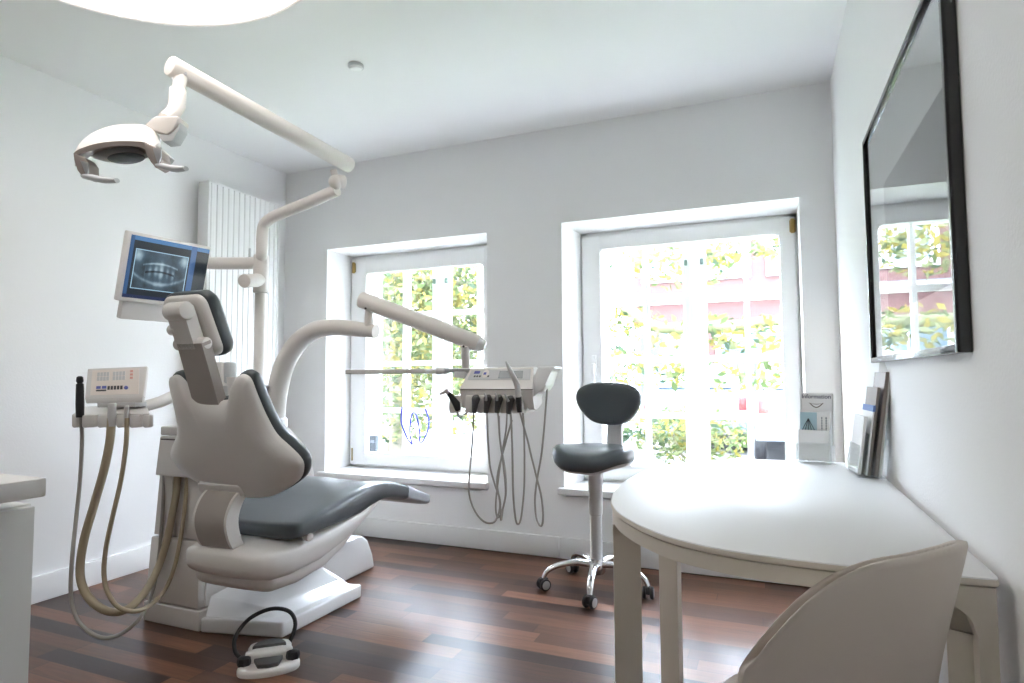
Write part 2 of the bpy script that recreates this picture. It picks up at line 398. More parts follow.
# ------------------------------------------------------------------ ceiling lamps and detector
def drum_lamp(cx, cy, R, label):
    t = thing('ceiling_lamp', label, 'lamp', (cx, cy, ZC))
    B().lathe([(.30, 0), (.30, -.03)], (cx, cy, ZC), 40).build('canopy', 'trim', t)
    B().lathe([(R-.006, -.03), (R, -.032), (R, -.145), (R-.01, -.150), (R-.014, -.146), (R-.014, -.04), (R-.03, -.035)], (cx, cy, ZC), 96, cap0=True, cap1=True).build('shade', 'tealglass', t)
    B().lathe([(R-.014, -.138), (R-.016, -.144), (.02, -.147)], (cx, cy, ZC), 96).build('diffuser', 'diffuser', t)
    return t
drum_lamp(-1.705, 1.032, .66, 'large round glowing drum lamp on the ceiling above the dental chair')
p = atZ(356, 65, ZC)
t = thing('smoke_detector', 'small flat white disc detector on the ceiling near the window wall', 'smoke detector', p)
B().lathe([(.036, 0), (.038, -.008), (.035, -.014)], p, 32).build('base', 'lightgrey', t)
B().lathe([(.032, -.014), (.026, -.021), (.012, -.023)], p, 32).build('cover', 'trim', t)

# ------------------------------------------------------------------ radiator
ry0, ry1, rz0, rz1, rx = 2.655, 3.245, .55, 2.255, -3.098
t = thing('radiator', 'tall white vertical radiator on the left wall behind the monitor', 'radiator', (XL+.06, (ry0+ry1)/2, rz0))
b = B(); n = 13; pts = []
for i in range(n):
    y = ry0+.015+(ry1-ry0-.03)*i/n; d = (ry1-ry0-.03)/n
    pts += [(y+.004, rx-.006), (y+.009, rx-.001), (y+d-.009, rx-.001), (y+d-.004, rx-.006)]
outl = [(ry0+.015, rx-.05)]+[(ry0+.015, rx-.010)]+pts+[(ry1-.015, rx-.010), (ry1-.015, rx-.05)]
b.prism([(q[1], q[0], rz0+.01) for q in outl], (0, 0, rz1-rz0-.02)); b.build('front_panel', 'radiator', t, ang=30)
B().box(XL+.03, rx-.002, ry0, ry0+.016, rz0, rz1, .003).build('side_cover', 'radiator', t)
B().box(XL+.03, rx-.002, ry1-.016, ry1, rz0, rz1, .003).build('side_cover', 'radiator', t)
b = B().box(XL+.03, rx-.004, ry0+.014, ry1-.014, rz1-.012, rz1-.002)
for i in range(16): b.box(XL+.035, rx-.012, ry0+.03+i*.036, ry0+.05+i*.036, rz1-.004, rz1, .001)
b.build('top_grille', 'radiator', t)
B().box(XL+.03, rx-.06, ry0+.03, ry1-.03, rz0+.01, rz1-.03).build('back_panel', 'radiator', t)
for y in (ry0+.12, ry1-.12): B().box(XL+.002, XL+.035, y-.02, y+.02, rz0+.15, rz1-.1, .003).build('bracket', 'radiator', t)

# ------------------------------------------------------------------ framed picture on the right wall
fy0, fy1, fz0, fz1, fd = 1.300, 2.285, 1.088, 1.820, .024
t = thing('framed_picture', 'large framed dark print under reflecting glass hanging on the right wall', 'picture', (XR, (fy0+fy1)/2, fz0))
b = B(); w = .016
for y0, y1, z0, z1 in ((fy0, fy0+w, fz0, fz1), (fy1-w, fy1, fz0, fz1), (fy0+w, fy1-w, fz0, fz0+w), (fy0+w, fy1-w, fz1-w, fz1)):
    b.box(XR-fd, XR-.001, y0, y1, z0, z1, .0015)
b.build('frame', 'gloss_black', t)
B().box(XR-.010, XR-.006, fy0+w-.004, fy1-w+.004, fz0+w-.004, fz1-w+.004).build('mat_board', 'mat_board', t, smooth=False)
def printmat():
    t = NT('dark_print'); tc = t.add('TexCoord'); sp = t.add('SeparateXYZ', {0: tc.outputs['Generated']})
    nz = t.add('TexNoise', {'Vector': tc.outputs['Generated'], 'Scale': 3.0, 'Detail': 5, 'Distortion': .8})
    a = t.add('VectorMath', {0: tc.outputs['Generated'], 1: (.5, .45, .25)}, operation='SUBTRACT'); a2 = t.add('VectorMath', {0: a.outputs[0], 1: (0, 3.2, 1.5)}, operation='MULTIPLY')
    ln = t.add('VectorMath', {0: a2.outputs[0]}, operation='LENGTH')
    v = t.math('ADD', t.math('MULTIPLY', nz.outputs[0], .7), t.math('MULTIPLY', t.math('SUBTRACT', 1, ln.outputs['Value']), .32))
    r = t.ramp(v, [(.25, srgb(28, 32, 40)), (.55, srgb(58, 63, 73)), (.85, srgb(130, 134, 142))])
    t.surf(t.add('BsdfPrincipled', {'Base Color': r.outputs[0], 'Roughness': .7})); return t.m
M['print'] = printmat()
B().box(XR-.0105, XR-.0100, 1.375, 2.02, 1.22, 1.60).build('print', 'print', t, smooth=False)
B().box(XR-.016, XR-.014, fy0+w-.003, fy1-w+.003, fz0+w-.003, fz1-w+.003).build('glass', 'picglass', t, smooth=False)

# ------------------------------------------------------------------ low cabinet and worktop at the near left
wz = .86; pc = atZ(47, 477.5, wz); bx = atZ(37, 504, wz-.060)
tag(B().box(pc.x-.64, pc.x, YF+.05, pc.y, wz-.036, wz, .003).build('worktop', 'worktop'), 'pale grey laminate worktop over the low cabinet at the near left', 'worktop')
cbx = bx.x-.018; cby = bx.y
t = thing('cabinet', 'pale grey low cabinet under the worktop at the near left', 'cabinet', (cbx-.35, cby, 0))
B().box(pc.x-.60, cbx, YF+.1, cby, .09, wz-.060, .002).build('body', 'cab', t)
B().box(pc.x-.60, cbx-.045, YF+.1, cby-.06, wz-.060, wz-.036).build('top_rail', 'cab', t)
B().box(pc.x-.60, cbx-.05, YF+.1, cby-.03, 0, .09).build('plinth', 'cab', t)
yy = cby-.003
for k in range(4):
    y1 = yy-k*.68; d = B().box(cbx, cbx+.018, y1-.674, y1, .10, wz-.064, .002).build('door', 'cab', t)
# ------------------------------------------------------------------ dental chair
t = thing('dental_chair', 'white dental chair with charcoal upholstery seen from behind', 'dental chair', (-1.85, 2.2, 0))
TH = math.radians(22); O = V((-1.85, 1.76, .60)); SA = V((0, -math.sin(TH), math.cos(TH))); NA = V((0, math.cos(TH), math.sin(TH)))
def BK(x, s, n): return O+V((x, 0, 0))+SA*s+NA*n
# base plate, ramp and rear pedestal
b = B()
foot = [(-2.195, 1.885), (-1.835, 1.970), (-1.823, 2.478), (-2.05, 2.43), (-2.195, 2.43)]
b.prism([(x, y, 0) for x, y in foot], (0, 0, .062), -.010, 3)
b.build('base_plate', 'plastic2', t)
b = B()
lo = [(-2.19, 1.90, .055), (-1.86, 1.985, .055), (-1.84, 2.46, .055), (-2.19, 2.44, .055)]; hi = [(-2.19, 1.925, .14), (-1.98, 2.05, .078), (-1.93, 2.44, .085), (-2.19, 2.44, .20)]
b.loft([lo, hi]); bmesh.ops.bevel(b.bm, geom=b.bm.edges[:], offset=.008, segments=2, affect='EDGES', clamp_overlap=True)
b.build('base_ramp', 'plastic2', t)
b = B()
side = [(2.38, 0), (2.885, 0), (2.865, .08), (2.82, .165), (2.78, .195), (2.74, .205), (2.50, .205), (2.38, .19)]
b.prism([(-2.19, y, z) for y, z in side], (.155, 0, 0), -.014, 3)
b.build('pedestal', 'plastic2', t)
b = B()
b.prism([(-2.12, 2.40, .10), (-2.12, 2.50, .12), (-2.12, 2.20, .43), (-2.12, 2.0, .38)], (.09, 0, 0), -.02, 2)
b.build('lift_arm', 'plastic2', t)
def srect(cx, y, hw, z0, z1, n=28, e=4.0):
    out = []; cz = (z0+z1)/2; hz = (z1-z0)/2
    for k in range(n):
        a = 2*PI*k/n; c, s = math.cos(a), math.sin(a)
        out.append((cx+hw*math.copysign(abs(c)**(2/e), c), y, cz+hz*math.copysign(abs(s)**(2/e), s)))
    return out
cx0 = -1.84
b = B()   # upper seat shell
rows = [(1.655, .12, .37, .41), (1.660, .165, .350, .425), (1.68, .195, .332, .434), (1.72, .212, .318, .440), (1.80, .222, .315, .448), (1.95, .225, .325, .462), (2.10, .225, .368, .480), (2.22, .222, .42, .50), (2.32, .215, .478, .515), (2.36, .19, .50, .515)]
b.loft([srect(cx0, y, hw, z0, z1, e=4) for y, hw, z0, z1 in rows]); b.build('seat_shell', 'plastic', t, ang=60)
b = B()   # lower shell tier
rows = [(1.69, .12, .31, .345), (1.70, .165, .288, .36), (1.74, .19, .272, .37), (1.85, .20, .268, .38), (2.0, .20, .29, .39), (2.12, .195, .335, .42), (2.22, .18, .39, .44)]
b.loft([srect(cx0, y, hw, z0, z1, e=4) for y, hw, z0, z1 in rows]); b.build('seat_underbody', 'plastic', t, ang=60)
kn = B().cyl((cx0+.21, 1.86, .455), (cx0+.24, 1.855, .452), .016, n=16, bev=.004).build('release_button', 'warmwhite', t)
# seat cushion with leg rest
rows = [(1.783, .215, .465, .507), (1.785, .236, .456, .516), (1.792, .247, .452, .522), (1.815, .251, .451, .527), (1.95, .252, .452, .548), (2.08, .252, .455, .574), (2.18, .250, .46, .592), (2.27, .245, .478, .598), (2.36, .236, .488, .592), (2.46, .222, .478, .573), (2.56, .205, .458, .545), (2.66, .190, .428, .512), (2.78, .175, .396, .466), (2.87, .165, .374, .432), (2.885, .155, .378, .425)]
def cush(rows, sag=.022, grow=0):
    out = []
    for y, hw, z0, z1 in rows:
        r = srect(-1.848, y, hw+grow, z0-grow, z1+grow, 48, 4.6)
        out.append([(x, yy, z-(sag*max(0, 1-((x+1.848)/hw)**2) if z > (z0+z1)/2 else 0)) for x, yy, z in r])
    return out
B().loft(cush(rows)).build('seat_cushion', 'leather', t, ang=70)
B().loft(cush([(2.615, .197, .443, .528), (2.66, .190, .428, .512), (2.78, .175, .396, .466), (2.87, .165, .374, .432), (2.888, .156, .377, .426)], .015, .003)).build('foot_cover', 'greyfoil', t, ang=70)
# bracket between back and seat
arc = cr([(1.735, .655), (1.675, .61), (1.645, .54), (1.66, .465), (1.70, .405)], 5)
inn = [(y+.055, z) for y, z in [(p[0], p[1]) for p in arc]][::-1]
arc = [(p[0], p[1]) for p in arc]
b = B(); b.prism([(-1.965, y, z) for y, z in arc+inn], (.168, 0, 0), -.005, 2); br = b.build('back_bracket', 'plastic', t, ang=30)
b = B(); arc2 = [(y-.0015, z) for y, z in arc]; b.prism([(-1.952, y, z) for y, z in arc2[1:-1]+[(y+.01, z) for y, z in arc2[1:-1]][::-1]], (.143, 0, 0)); b.build('bracket_inlay', 'taupe', br, ang=30)
# backrest
half = [(0, .004), (.11, .012), (.2, .045), (.285, .095), (.318, .148), (.312, .185), (.275, .228), (.235, .272), (.212, .344), (.20, .42), (.194, .472), (.182, .490), (.160, .496), (.137, .486), (.112, .452), (.088, .416), (.060, .400), (0, .396)]
cxb = .020
ol = [(cxb+x, s) for x, s in half]+[(cxb-x, s) for x, s in half[-2:0:-1]]
ol = [(p[0], p[1]) for p in cr([(x, s, 0) for x, s in ol], 5, True)]
B().pad(ol, [(.2, -.043), (.45, -.042), (.65, -.039), (.78, -.035), (.87, -.028), (.94, -.018), (.98, -.008), (1, 0), (1, .014)], BK, (.02, .20, .26, .20)).build('backrest_shell', 'plastic', t, ang=60)
B().pad(ol, [(.97, .012), (1.012, .016), (1.025, .028), (1.02, .045), (.985, .060), (.90, .068), (.7, .066), (.4, .060)], BK, (.02, .20, .26, .20)).build('backrest_cushion', 'leather', t, ang=70)
B().pad(rr(.108, .024, .014, 4, -.045, .056), [(1.05, -.015), (1.03, -.032), (.97, -.042), (.9, -.044)], BK).build('bracket_cover', 'plastic', t, ang=50)
# headrest: strut, hinge, link, roll, pad
hr = thing_h = None
x0b, x1b = -.075, .050
b = B(); b.loft([[BK(x, s, n) for x, n in ((x0b+k, -.012), (x1b+k*.7, -.012), (x1b+k*.7, .026), (x0b+k, .026))] for s, k in ((.36, 0), (.48, .008), (.62, .018))])
b.build('headrest_strut', 'taupe', t)
b = B().cyl(BK(-.085, .612, .012), BK(.062, .612, .012), .022, n=24, bev=.005); hg = b.build('headrest_hinge', 'plastic', t)
b = B(); b.loft([[BK(x, s, n) for x, n in ((-.062, -.012), (.024, -.012), (.024, .035), (-.062, .035))] for s in (.60, .64, .70, .745)]); b.build('headrest_link', 'plastic', t)
B().cyl(BK(-.085, .668, .005), BK(-.05, .668, .005), .020, n=20, bev=.004).build('headrest_knob', 'plastic', t)
B().cyl(BK(-.052, .736, -.004), BK(.036, .736, -.004), .032, n=28, bev=.006).build('headrest_roll', 'plastic', t)
po = rr(.102, .113, .040, 7, -.046, .663)
po = [(x-(s-.668)*.06, s) for x, s in po]
B().pad(po, [(.5, .046), (.85, .047), (.95, .052), (1, .062), (1, .072)], BK).build('headrest_shell', 'plastic', t, ang=50)
B().pad(po, [(.98, .070), (1.05, .074), (1.07, .09), (1.05, .112), (.96, .126), (.8, .130), (.5, .124)], BK).build('headrest_cushion', 'leather', t, ang=70)

# ------------------------------------------------------------------ treatment unit (tower beside the chair)
t = thing('treatment_unit', 'white floor cabinet of the dental unit left of the chair', 'dental unit', (-2.37, 2.2, 0))
prof = [(1.925, .09), (1.935, .36), (1.945, .64), (1.955, .80), (1.975, .832), (2.30, .832), (2.40, .80), (2.50, .715), (2.57, .60), (2.61, .45), (2.63, .25), (2.65, .09)]
b = B(); b.loft([[(x+(.085*z if x < -2.4 else 0), y, z) for y, z in prof] for x in (-2.535, -2.525, -2.225, -2.212)]); b.build('body', 'plastic', t, ang=30)
B().box(-2.54, -2.205, 1.890, 2.66, 0, .083, .006, 3).build('plinth', 'plastic', t)
B().prism([(-2.534, 1.893, .090), (-2.218, 1.893, .090), (-2.218, 1.893, .362), (-2.508, 1.893, .362)], (0, .04, 0), -.005, 2).build('lower_door', 'plastic', t)
B().prism([(-2.505, 1.903, .369), (-2.40, 1.903, .369), (-2.40, 1.903, .635), (-2.478, 1.903, .635)], (0, .037, 0), -.004, 2).box(-2.32, -2.216, 1.903, 1.94, .369, .635, .004, 2).box(-2.41, -2.31, 1.925, 1.94, .369, .635).build('upper_panel', 'plastic', t)
b = B().prism([(-2.464, 1.868, .632), (-2.215, 1.868, .632), (-2.215, 1.868, .802), (-2.440, 1.868, .802)], (0, .09, 0), -.008, 3); b.build('hose_shroud', 'plastic', t)
B().box(-2.436, -2.218, 1.866, 2.0, .806, .845, .008, 3).build('shroud_lid', 'plastic', t)
B().box(-2.428, -2.222, 1.8655, 1.8675, .787, .792).build('lid_groove', 'seam', t)
# cuspidor: bowl on its column, cup filler
c = (-2.28, 2.16, .83)
B().lathe([(.06, 0), (.055, .10), (.06, .13)], c, 28).build('cuspidor_column', 'plastic2', t)
B().lathe([(.05, .11), (.10, .14), (.12, .18), (.124, .186), (.118, .186), (.09, .155), (.02, .145)], c, 40).build('spittoon_bowl', 'plastic2', t)
fa_ = atY(211, 362, 2.10); fb_ = atY(222, 362, 2.10)
B().box(fa_.x, fb_.x, 2.10, 2.16, .83, fa_.z, .008, 3).build('filler_column', 'plastic', t)
B().box(fb_.x-.004, atY(230, 362, 2.11).x, 2.11, 2.15, fa_.z-.10, fa_.z, .010, 3).build('cup_filler_spout', 'lightgrey', t)
cq_ = atY(234.5, 377, 2.02); B().cyl((cq_.x, 2.02, .83), (cq_.x, 2.02, cq_.z-.079), .030, n=28, bev=.005).build('cup_platform', 'plastic', t)
cq_ = atY(234.5, 377, 2.02)
cu = tag(B().lathe([(.024, 0), (.033, .075), (.034, .078), (.031, .076), (.023, .003)], (cq_.x, 2.02, cq_.z-.078), 28, cap1=True).build('drinking_cup', 'cup'), 'small white rinsing cup on the unit behind the dental backrest', 'cup')

# ------------------------------------------------------------------ operating lamp
pb = V((-2.30, 2.285, .83))
t = thing('operating_lamp', 'white dental operating lamp on a long jointed arm', 'dental lamp', pb)
ptop = atD(262, 240, 2.985)
el = atD(337, 190, 2.76); jt = atD(336, 181, 2.75); a0 = atD(347, 164, 2.76); a1 = atD(169, 65, 2.06)
B().tube(cr([pb, (pb.x, pb.y, 1.2), (pb.x, pb.y, 1.60), (ptop.x, ptop.y, ptop.z-.06), atD(263, 228, 2.98), atD(270, 219, 2.95), atD(282, 213, 2.91), atD(305, 204, 2.84), el], 6), .027, n=20).build('pole', 'warmwhite', t)
B().lathe([(.045, 0), (.045, .05), (.03, .06)], pb, 28).build('pole_collar', 'warmwhite', t)
mc = V((pb.x, pb.y, 1.57))
jd = (a1-a0).normalized()
b = B().ball(jt+V((0, 0, -.005)), .033, 18); b.cyl(jt+rt*.005-fw*.0, jt+rt*.035+fw*.02, .030, n=22, bev=.005); b.build('elbow_joint', 'warmwhite', t)
B().cyl(jt, atD(333.5, 170, 2.75), .015, n=16).build('arm_pin', 'warmwhite', t)
B().cyl(a0-jd*.02, a1, .035, n=28, bev=.008).build('spring_arm', 'warmwhite', t)
p = a1-jd*.07; B().cyl(p+V((.02, -.030, -.012)), p+V((.028, -.036, -.013)), .006, n=12).build('arm_screw', 'steel', t)
# neck
n0 = atD(176, 80, 2.07); n1 = atD(178, 90, 2.06); n2 = atD(177, 106, 2.05); n3 = atD(173, 113, 2.03); n4 = atD(164, 119, 1.99)
B().cyl(a1-jd*.045, n1, .024, .018, n=18).build('neck_pin', 'warmwhite', t)
B().tube([n1+(n1-n2).normalized()*.004, n1, n2, n3, n4], [.022, .026, .026, .024, .02], n=20).build('neck', 'warmwhite', t, ang=60)
# head: a wide curved hood seen from behind and below; L = along its width, Ly = away from the camera
hc = atD(118, 150, 1.90); Lx = V((rt.x, rt.y, 0)).normalized(); Ly = V((fw.x, fw.y, 0)).normalized()
def HP(px, py, d): return atD(px, py, d)
cA = cr([(75, 153, 0), (80, 143, 0), (93, 132.5, 0), (110, 126, 0), (128, 124, 0), (144, 125, 0), (155, 131, 0), (161, 144, 0)], 5)
cB = cr([(73.5, 153.5, 0), (79, 149.5, 0), (92, 145, 0), (106, 142.3, 0), (121, 141.3, 0), (135, 141.5, 0), (145, 142.6, 0), (152.5, 147, 0)], 5)
cC = cr([(74, 157.5, 0), (80, 154, 0), (93, 150, 0), (107, 147, 0), (121, 145.8, 0), (134, 146.2, 0), (142, 148, 0), (149, 153, 0)], 5)
cE = cr([(86, 160, 0), (92, 155, 0), (101, 151, 0), (111, 148.5, 0), (121, 147.3, 0), (132, 147.8, 0), (140, 150, 0), (148, 155, 0)], 5)
n_ = len(cA); hood = []; trim = []
for k in range(n_):
    a, b_, c, e = cA[k], cB[k], cC[k], cE[k]; mid = (a+b_)/2+V((0, -1.2, 0))
    hood.append([HP(b_.x, b_.y, 1.845), HP(mid.x, mid.y, 1.875), HP(a.x*.75+mid.x*.25, a.y*.8+mid.y*.2, 1.91), HP(a.x, a.y, 1.96), HP(a.x, a.y+3, 2.03), HP(a.x, a.y+9, 2.07), HP(a.x, a.y+14, 2.055), HP(e.x, e.y-2, 1.92)])
    trim.append([HP(b_.x, b_.y-.3, 1.842), HP(c.x, c.y, 1.842), HP(e.x, e.y, 1.90), HP(e.x, e.y-2.5, 1.90), HP(b_.x*.6+e.x*.4, b_.y*.6+e.y*.4-1, 1.87)])
B().loft(hood).build('hood', 'warmwhite', t, ang=60)
B().loft(trim).build('hood_trim', 'bronze', t, ang=50)
b = B(); b.prism([HP(*q, 1.838) for q in ((73.5, 153.5), (74, 160), (77, 170), (82, 176.5), (87, 177.5), (88.5, 172), (88, 163), (84, 157))], Ly*.05, -.003, 2); ch = b.build('side_cheek', 'bronze', t)
b = B(); b.prism([HP(*q, 1.834) for q in ((80, 160.5), (88, 162.5), (88, 172), (86, 175.5))], Ly*.006, -.001); b.build('cheek_inlay', 'steel', ch)
b = B(); b.prism([HP(*q, 1.838) for q in ((143.5, 142.8), (152, 145), (160, 150), (162, 158), (160, 166.5), (156, 168), (150.5, 162), (145, 152))], Ly*.05, -.003, 2); ch = b.build('side_cheek', 'bronze', t)
b = B(); b.prism([HP(*q, 1.834) for q in ((152.5, 148), (161, 147), (161, 157), (158, 165.5))], Ly*.006, -.001); b.build('cheek_inlay', 'steel', ch)
for pts in (((84, 176, 1.85), (92, 177.6, 1.84), (104, 180, 1.82), (117, 180.5, 1.80)), ((157, 165.5, 1.85), (165, 167, 1.84), (176, 169, 1.82), (186, 168.5, 1.80))):
    B().tube(cr([HP(*q) for q in pts], 4), [.011, .013, .013, .009], n=14, flat=.75).build('hand_grip', 'lightgrey', t, ang=60)
def EL(cx, cy, rx, ry, d, k): return [HP(cx+rx*k*math.cos(2*PI*i/28), cy+ry*k*math.sin(2*PI*i/28), d) for i in range(28)]
B().loft([EL(120, 151, 33, 9, 2.0, 1), EL(120, 153, 33, 9.5, 1.95, .97), EL(121, 155, 32, 9.5, 1.91, .85), EL(122, 156, 32, 9.5, 1.895, .5)]).build('reflector', 'lightgrey', t, ang=60)
B().loft([EL(126, 157, 20, 6.5, 1.93, 1), EL(126, 158.5, 20, 6, 1.885, .92), EL(126, 159, 20, 6, 1.875, .5)]).build('light_source_cover', 'displaygrey', t, ang=60)
b = B(); b.prism([HP(*q, 1.90) for q in ((152, 149), (158, 146), (170, 157), (166, 162), (160, 160))], Ly*.03, -.003, 2); b.build('pivot_block', 'greyplastic', t)
# shoulder carrying the hood on the neck
q = [atD(x, y, 1.97) for x, y in ((150, 128), (160, 120), (183, 119.5), (184, 122), (178, 134), (172, 138), (158, 134))]
b = B(); b.prism([v-Ly*.03 for v in q], Ly*.065, -.008, 3); b.build('shoulder', 'warmwhite', t, ang=40)
q = [atD(x, y, 1.965) for x, y in ((160, 135), (172, 138.5), (178, 135), (183, 124), (183, 131), (176, 143), (166, 144))]
b = B(); b.prism([v-Ly*.02 for v in q], Ly*.05, -.004, 2); b.build('shoulder_underside', 'lightgrey', t, ang=40)

# ------------------------------------------------------------------ monitor
TL = atX(128.5, 230.5, -2.47)
tilt = math.radians(13); ex = V((.10, .995, 0)).normalized(); ez = V((0, 0, 1)); nrm = ex.cross(ez)      # nrm points to +x
ezt = (ez*math.cos(tilt)+nrm*math.sin(tilt)).normalized(); nt = ex.cross(ezt).normalized()
mo = TL
def MN(u, v, n=0): return mo+ex*u-ezt*v+nt*n
MW, MH = .385, .300
t = thing('monitor', 'white monitor showing a panoramic dental x-ray', 'monitor', MN(MW/2, MH, -.03))
def mbox(b, u0, u1, v0, v1, n0, n1, bev=.004): b.prism([MN(u0, v0, n0), MN(u1, v0, n0), MN(u1, v1, n0), MN(u0, v1, n0)], nt*(n1-n0), -bev, 3)
b = B(); mbox(b, 0, MW, 0, MH, -.032, 0, .006); b.build('housing', 'plastic', t)
b = B(); mbox(b, .035, MW-.01, MH-.005, MH+.080, -.055, -.020, .006); b.build('lower_cover', 'plastic', t)
def xraymat():
    q = NT('xray_screen'); tc = q.add('TexCoord'); sp = q.add('SeparateXYZ', {0: q.add('UVMap')}); X, Y = sp.outputs[0], sp.outputs[1]
    def rng(v, a, b): return q.math('MULTIPLY', q.math('GREATER_THAN', v, a), q.math('LESS_THAN', v, b))
    def mixc(f, a, c): 
        n = q.add('Mix', {0: f, 7: c}, data_type='RGBA'); q.set(n, 6, a); return n.outputs[2]
    # x-ray window coordinates
    xr = q.math('MULTIPLY', q.math('SUBTRACT', X, .40), 1/.30); yr = q.math('MULTIPLY', q.math('SUBTRACT', Y, .48), 1/.30)
    par = q.math('ADD', yr, q.math('MULTIPLY', q.math('MULTIPLY', xr, xr), .32))
    nz = q.add('TexNoise', {'Vector': q.add('CombineXYZ', {0: q.math('MULTIPLY', X, 9), 1: q.math('MULTIPLY', Y, 5)}), 'Scale': 1.3, 'Detail': 5})
    def gauss(v, c, w): 
        d = q.math('DIVIDE', q.math('SUBTRACT', v, c), w); return q.math('EXPONENT', q.math('MULTIPLY', q.math('MULTIPLY', d, d), -1))
    teeth = q.math('MULTIPLY', gauss(par, .02, .36), q.math('ADD', .62, q.math('MULTIPLY', .38, q.math('SINE', q.math('MULTIPLY', xr, 26)))))
    teeth = q.math('MULTIPLY', teeth, q.math('LESS_THAN', q.math('ABSOLUTE', xr), .62))
    line = gauss(par, -.02, .05)
    line = q.math('MULTIPLY', line, q.math('LESS_THAN', q.math('ABSOLUTE', xr), .6))
    palate = q.math('MULTIPLY', q.math('MULTIPLY', gauss(par, .42, .06), .38), q.math('LESS_THAN', q.math('ABSOLUTE', xr), .72))
    jaw = q.math('MULTIPLY', gauss(q.math('SUBTRACT', yr, q.math('MULTIPLY', q.math('MULTIPLY', xr, xr), .42)), -.72, .12), .34)
    spine = q.math('MULTIPLY', gauss(xr, 0, .22), .22); cond = q.math('MULTIPLY', gauss(q.math('ABSOLUTE', xr), .95, .22), q.math('MULTIPLY', gauss(yr, .75, .4), .6))
    val = q.math('MULTIPLY', nz.outputs[0], .52)
    for v in (q.math('MULTIPLY', teeth, .42), palate, jaw, spine, cond): val = q.math('ADD', val, v)
    val = q.math('SUBTRACT', val, q.math('MULTIPLY', line, .5))
    xcol = q.ramp(val, [(.08, srgb(12, 20, 26)), (.5, srgb(62, 84, 98)), (1, srgb(165, 188, 200))]).outputs[0]
    c = mixc(rng(Y, .93, 1.01), srgb(22, 32, 40), srgb(60, 105, 150))
    c = mixc(rng(X, -.01, .045), c, srgb(44, 78, 118)); c = mixc(rng(X, .755, .83), c, srgb(50, 84, 128)); c = mixc(rng(Y, -.01, .055), c, srgb(24, 36, 70))
    inn = q.math('MULTIPLY', rng(X, .075, .735), rng(Y, .155, .80)); c = mixc(inn, c, srgb(150, 185, 205))
    inn2 = q.math('MULTIPLY', rng(X, .085, .725), rng(Y, .168, .787)); c = mixc(inn2, c, xcol)
    bs = q.add('BsdfPrincipled', {'Base Color': (.01, .01, .012, 1), 'Roughness': .15, 'Emission Color': c, 'Emission Strength': 1.0}); q.surf(bs); return q.m
M['xray'] = xraymat()
u0, u1, v0, v1 = .015, MW-.006, .013, MH-.018
b = B(); b.quad(MN(u0, v1, .0008), MN(u1, v1, .0008), MN(u1, v0, .0008), MN(u0, v0, .0008))
uv = b.bm.loops.layers.uv.new('UVMap')
for f in b.bm.faces:
    for l, c in zip(f.loops, ((0, 0), (1, 0), (1, 1), (0, 1))): l[uv].uv = c
b.build('screen', 'xray', t, smooth=False)
p0 = MN(MW*.72, MH*.42, -.045); ar = V((pb.x-.0, pb.y, 1.625))
pe = atD(226, 263, 2.9)
B().tube(cr([V((-2.535, 2.0, 1.60)), V((-2.52, 2.14, 1.612)), V((-2.40, 2.25, 1.62)), V((pb.x, pb.y, 1.622))], 5), .030, n=18).build('arm', 'warmwhite', t)
B().cyl((pb.x, pb.y, 1.47), (pb.x, pb.y, 1.66), .036, n=24, bev=.006).build('arm_clamp', 'warmwhite', t)
q0 = atD(244, 281, 2.86); B().cyl(q0, V((pb.x, pb.y, 1.535)), .032, n=22, bev=.004).build('clamp_stub', 'warmwhite', t)
B().cyl(ar+V((-.06, -.015, .02)), ar+V((-.06, -.015, .07)), .006, n=10).build('clamp_lever', 'lightgrey', t)

# ------------------------------------------------------------------ assistant's console with three hoses
KY = 1.655
def K(x, y, d=0): return atY(x, y, KY+d)
t = thing('assistant_console', 'small assistant console with cream key panel left of the dental chair', 'console', K(112, 415))
b = B()   # holder rail with notches
yb0, yb1 = 410, 428
xs_ = [71.5, 78.5, 82, 93, 97, 107, 110, 114.5, 117, 126, 129, 140, 143.5, 149.5]
segs = [(71.5, 79), (81.5, 94), (97, 108), (116, 125), (129, 139.5), (142.5, 149.5)]
b.loft([[K(72, 415, -.06), K(149.5, 413.5, -.06), K(149.5, 424, -.06), K(72, 426, -.06)], [K(83, 406.5, .07), K(146, 405, .07), K(146, 412, .07), K(83, 413.5, .07)]])
for x0, x1 in segs: b.prism([K(x0, 415.5, -.075), K(x1, 414.8, -.075), K(x1, 426, -.075), K(x1-1.5, 427.5, -.075), K(x0+1.5, 428, -.075), K(x0, 426.5, -.075)], (0, .018, 0), -.004, 2)
b.build('hose_holder', 'plastic', t, ang=30)
b = B()   # panel housing, leaning back
A0, A1, A2, A3 = K(84.5, 398), K(143, 396.5), K(147, 366, .075), K(87.5, 368.5, .075)
dv = V((0, 0, 0))
b.prism([A0, A1, A2+dv, A3+dv], V((0, .012, -.008)), -.004, 3); hs = b.build('panel_housing', 'plastic', t)
B().prism([K(97, 403, .0), K(135, 402, .0), K(135, 407, .0), K(97, 407.5, .0)], (0, .05, 0), -.003).build('panel_foot', 'greyplastic', t)
B().prism([K(84.5, 398, -.001), K(142.5, 396.5, -.001), K(142, 402.5, .002), K(86, 403.5, .002)], (0, .012, 0), -.003).build('panel_front_edge', 'plastic', t)
un = (A1-A0); vn = (A3+dv-A0); pn = un.cross(vn).normalized(); pn = pn if pn.y < 0 else -pn
def KP(u, v, n=.001): return A0+un*u+vn*v+pn*n
def kq(b, u0, u1, v0, v1, h=.0012, n=.0005): b.prism([KP(u0, v0, n), KP(u1, v0, n), KP(u1, v1, n), KP(u0, v1, n)], pn*h)
b = B(); kq(b, .10, .93, .08, .92, .001, 0); b.build('key_panel', 'cream', t)
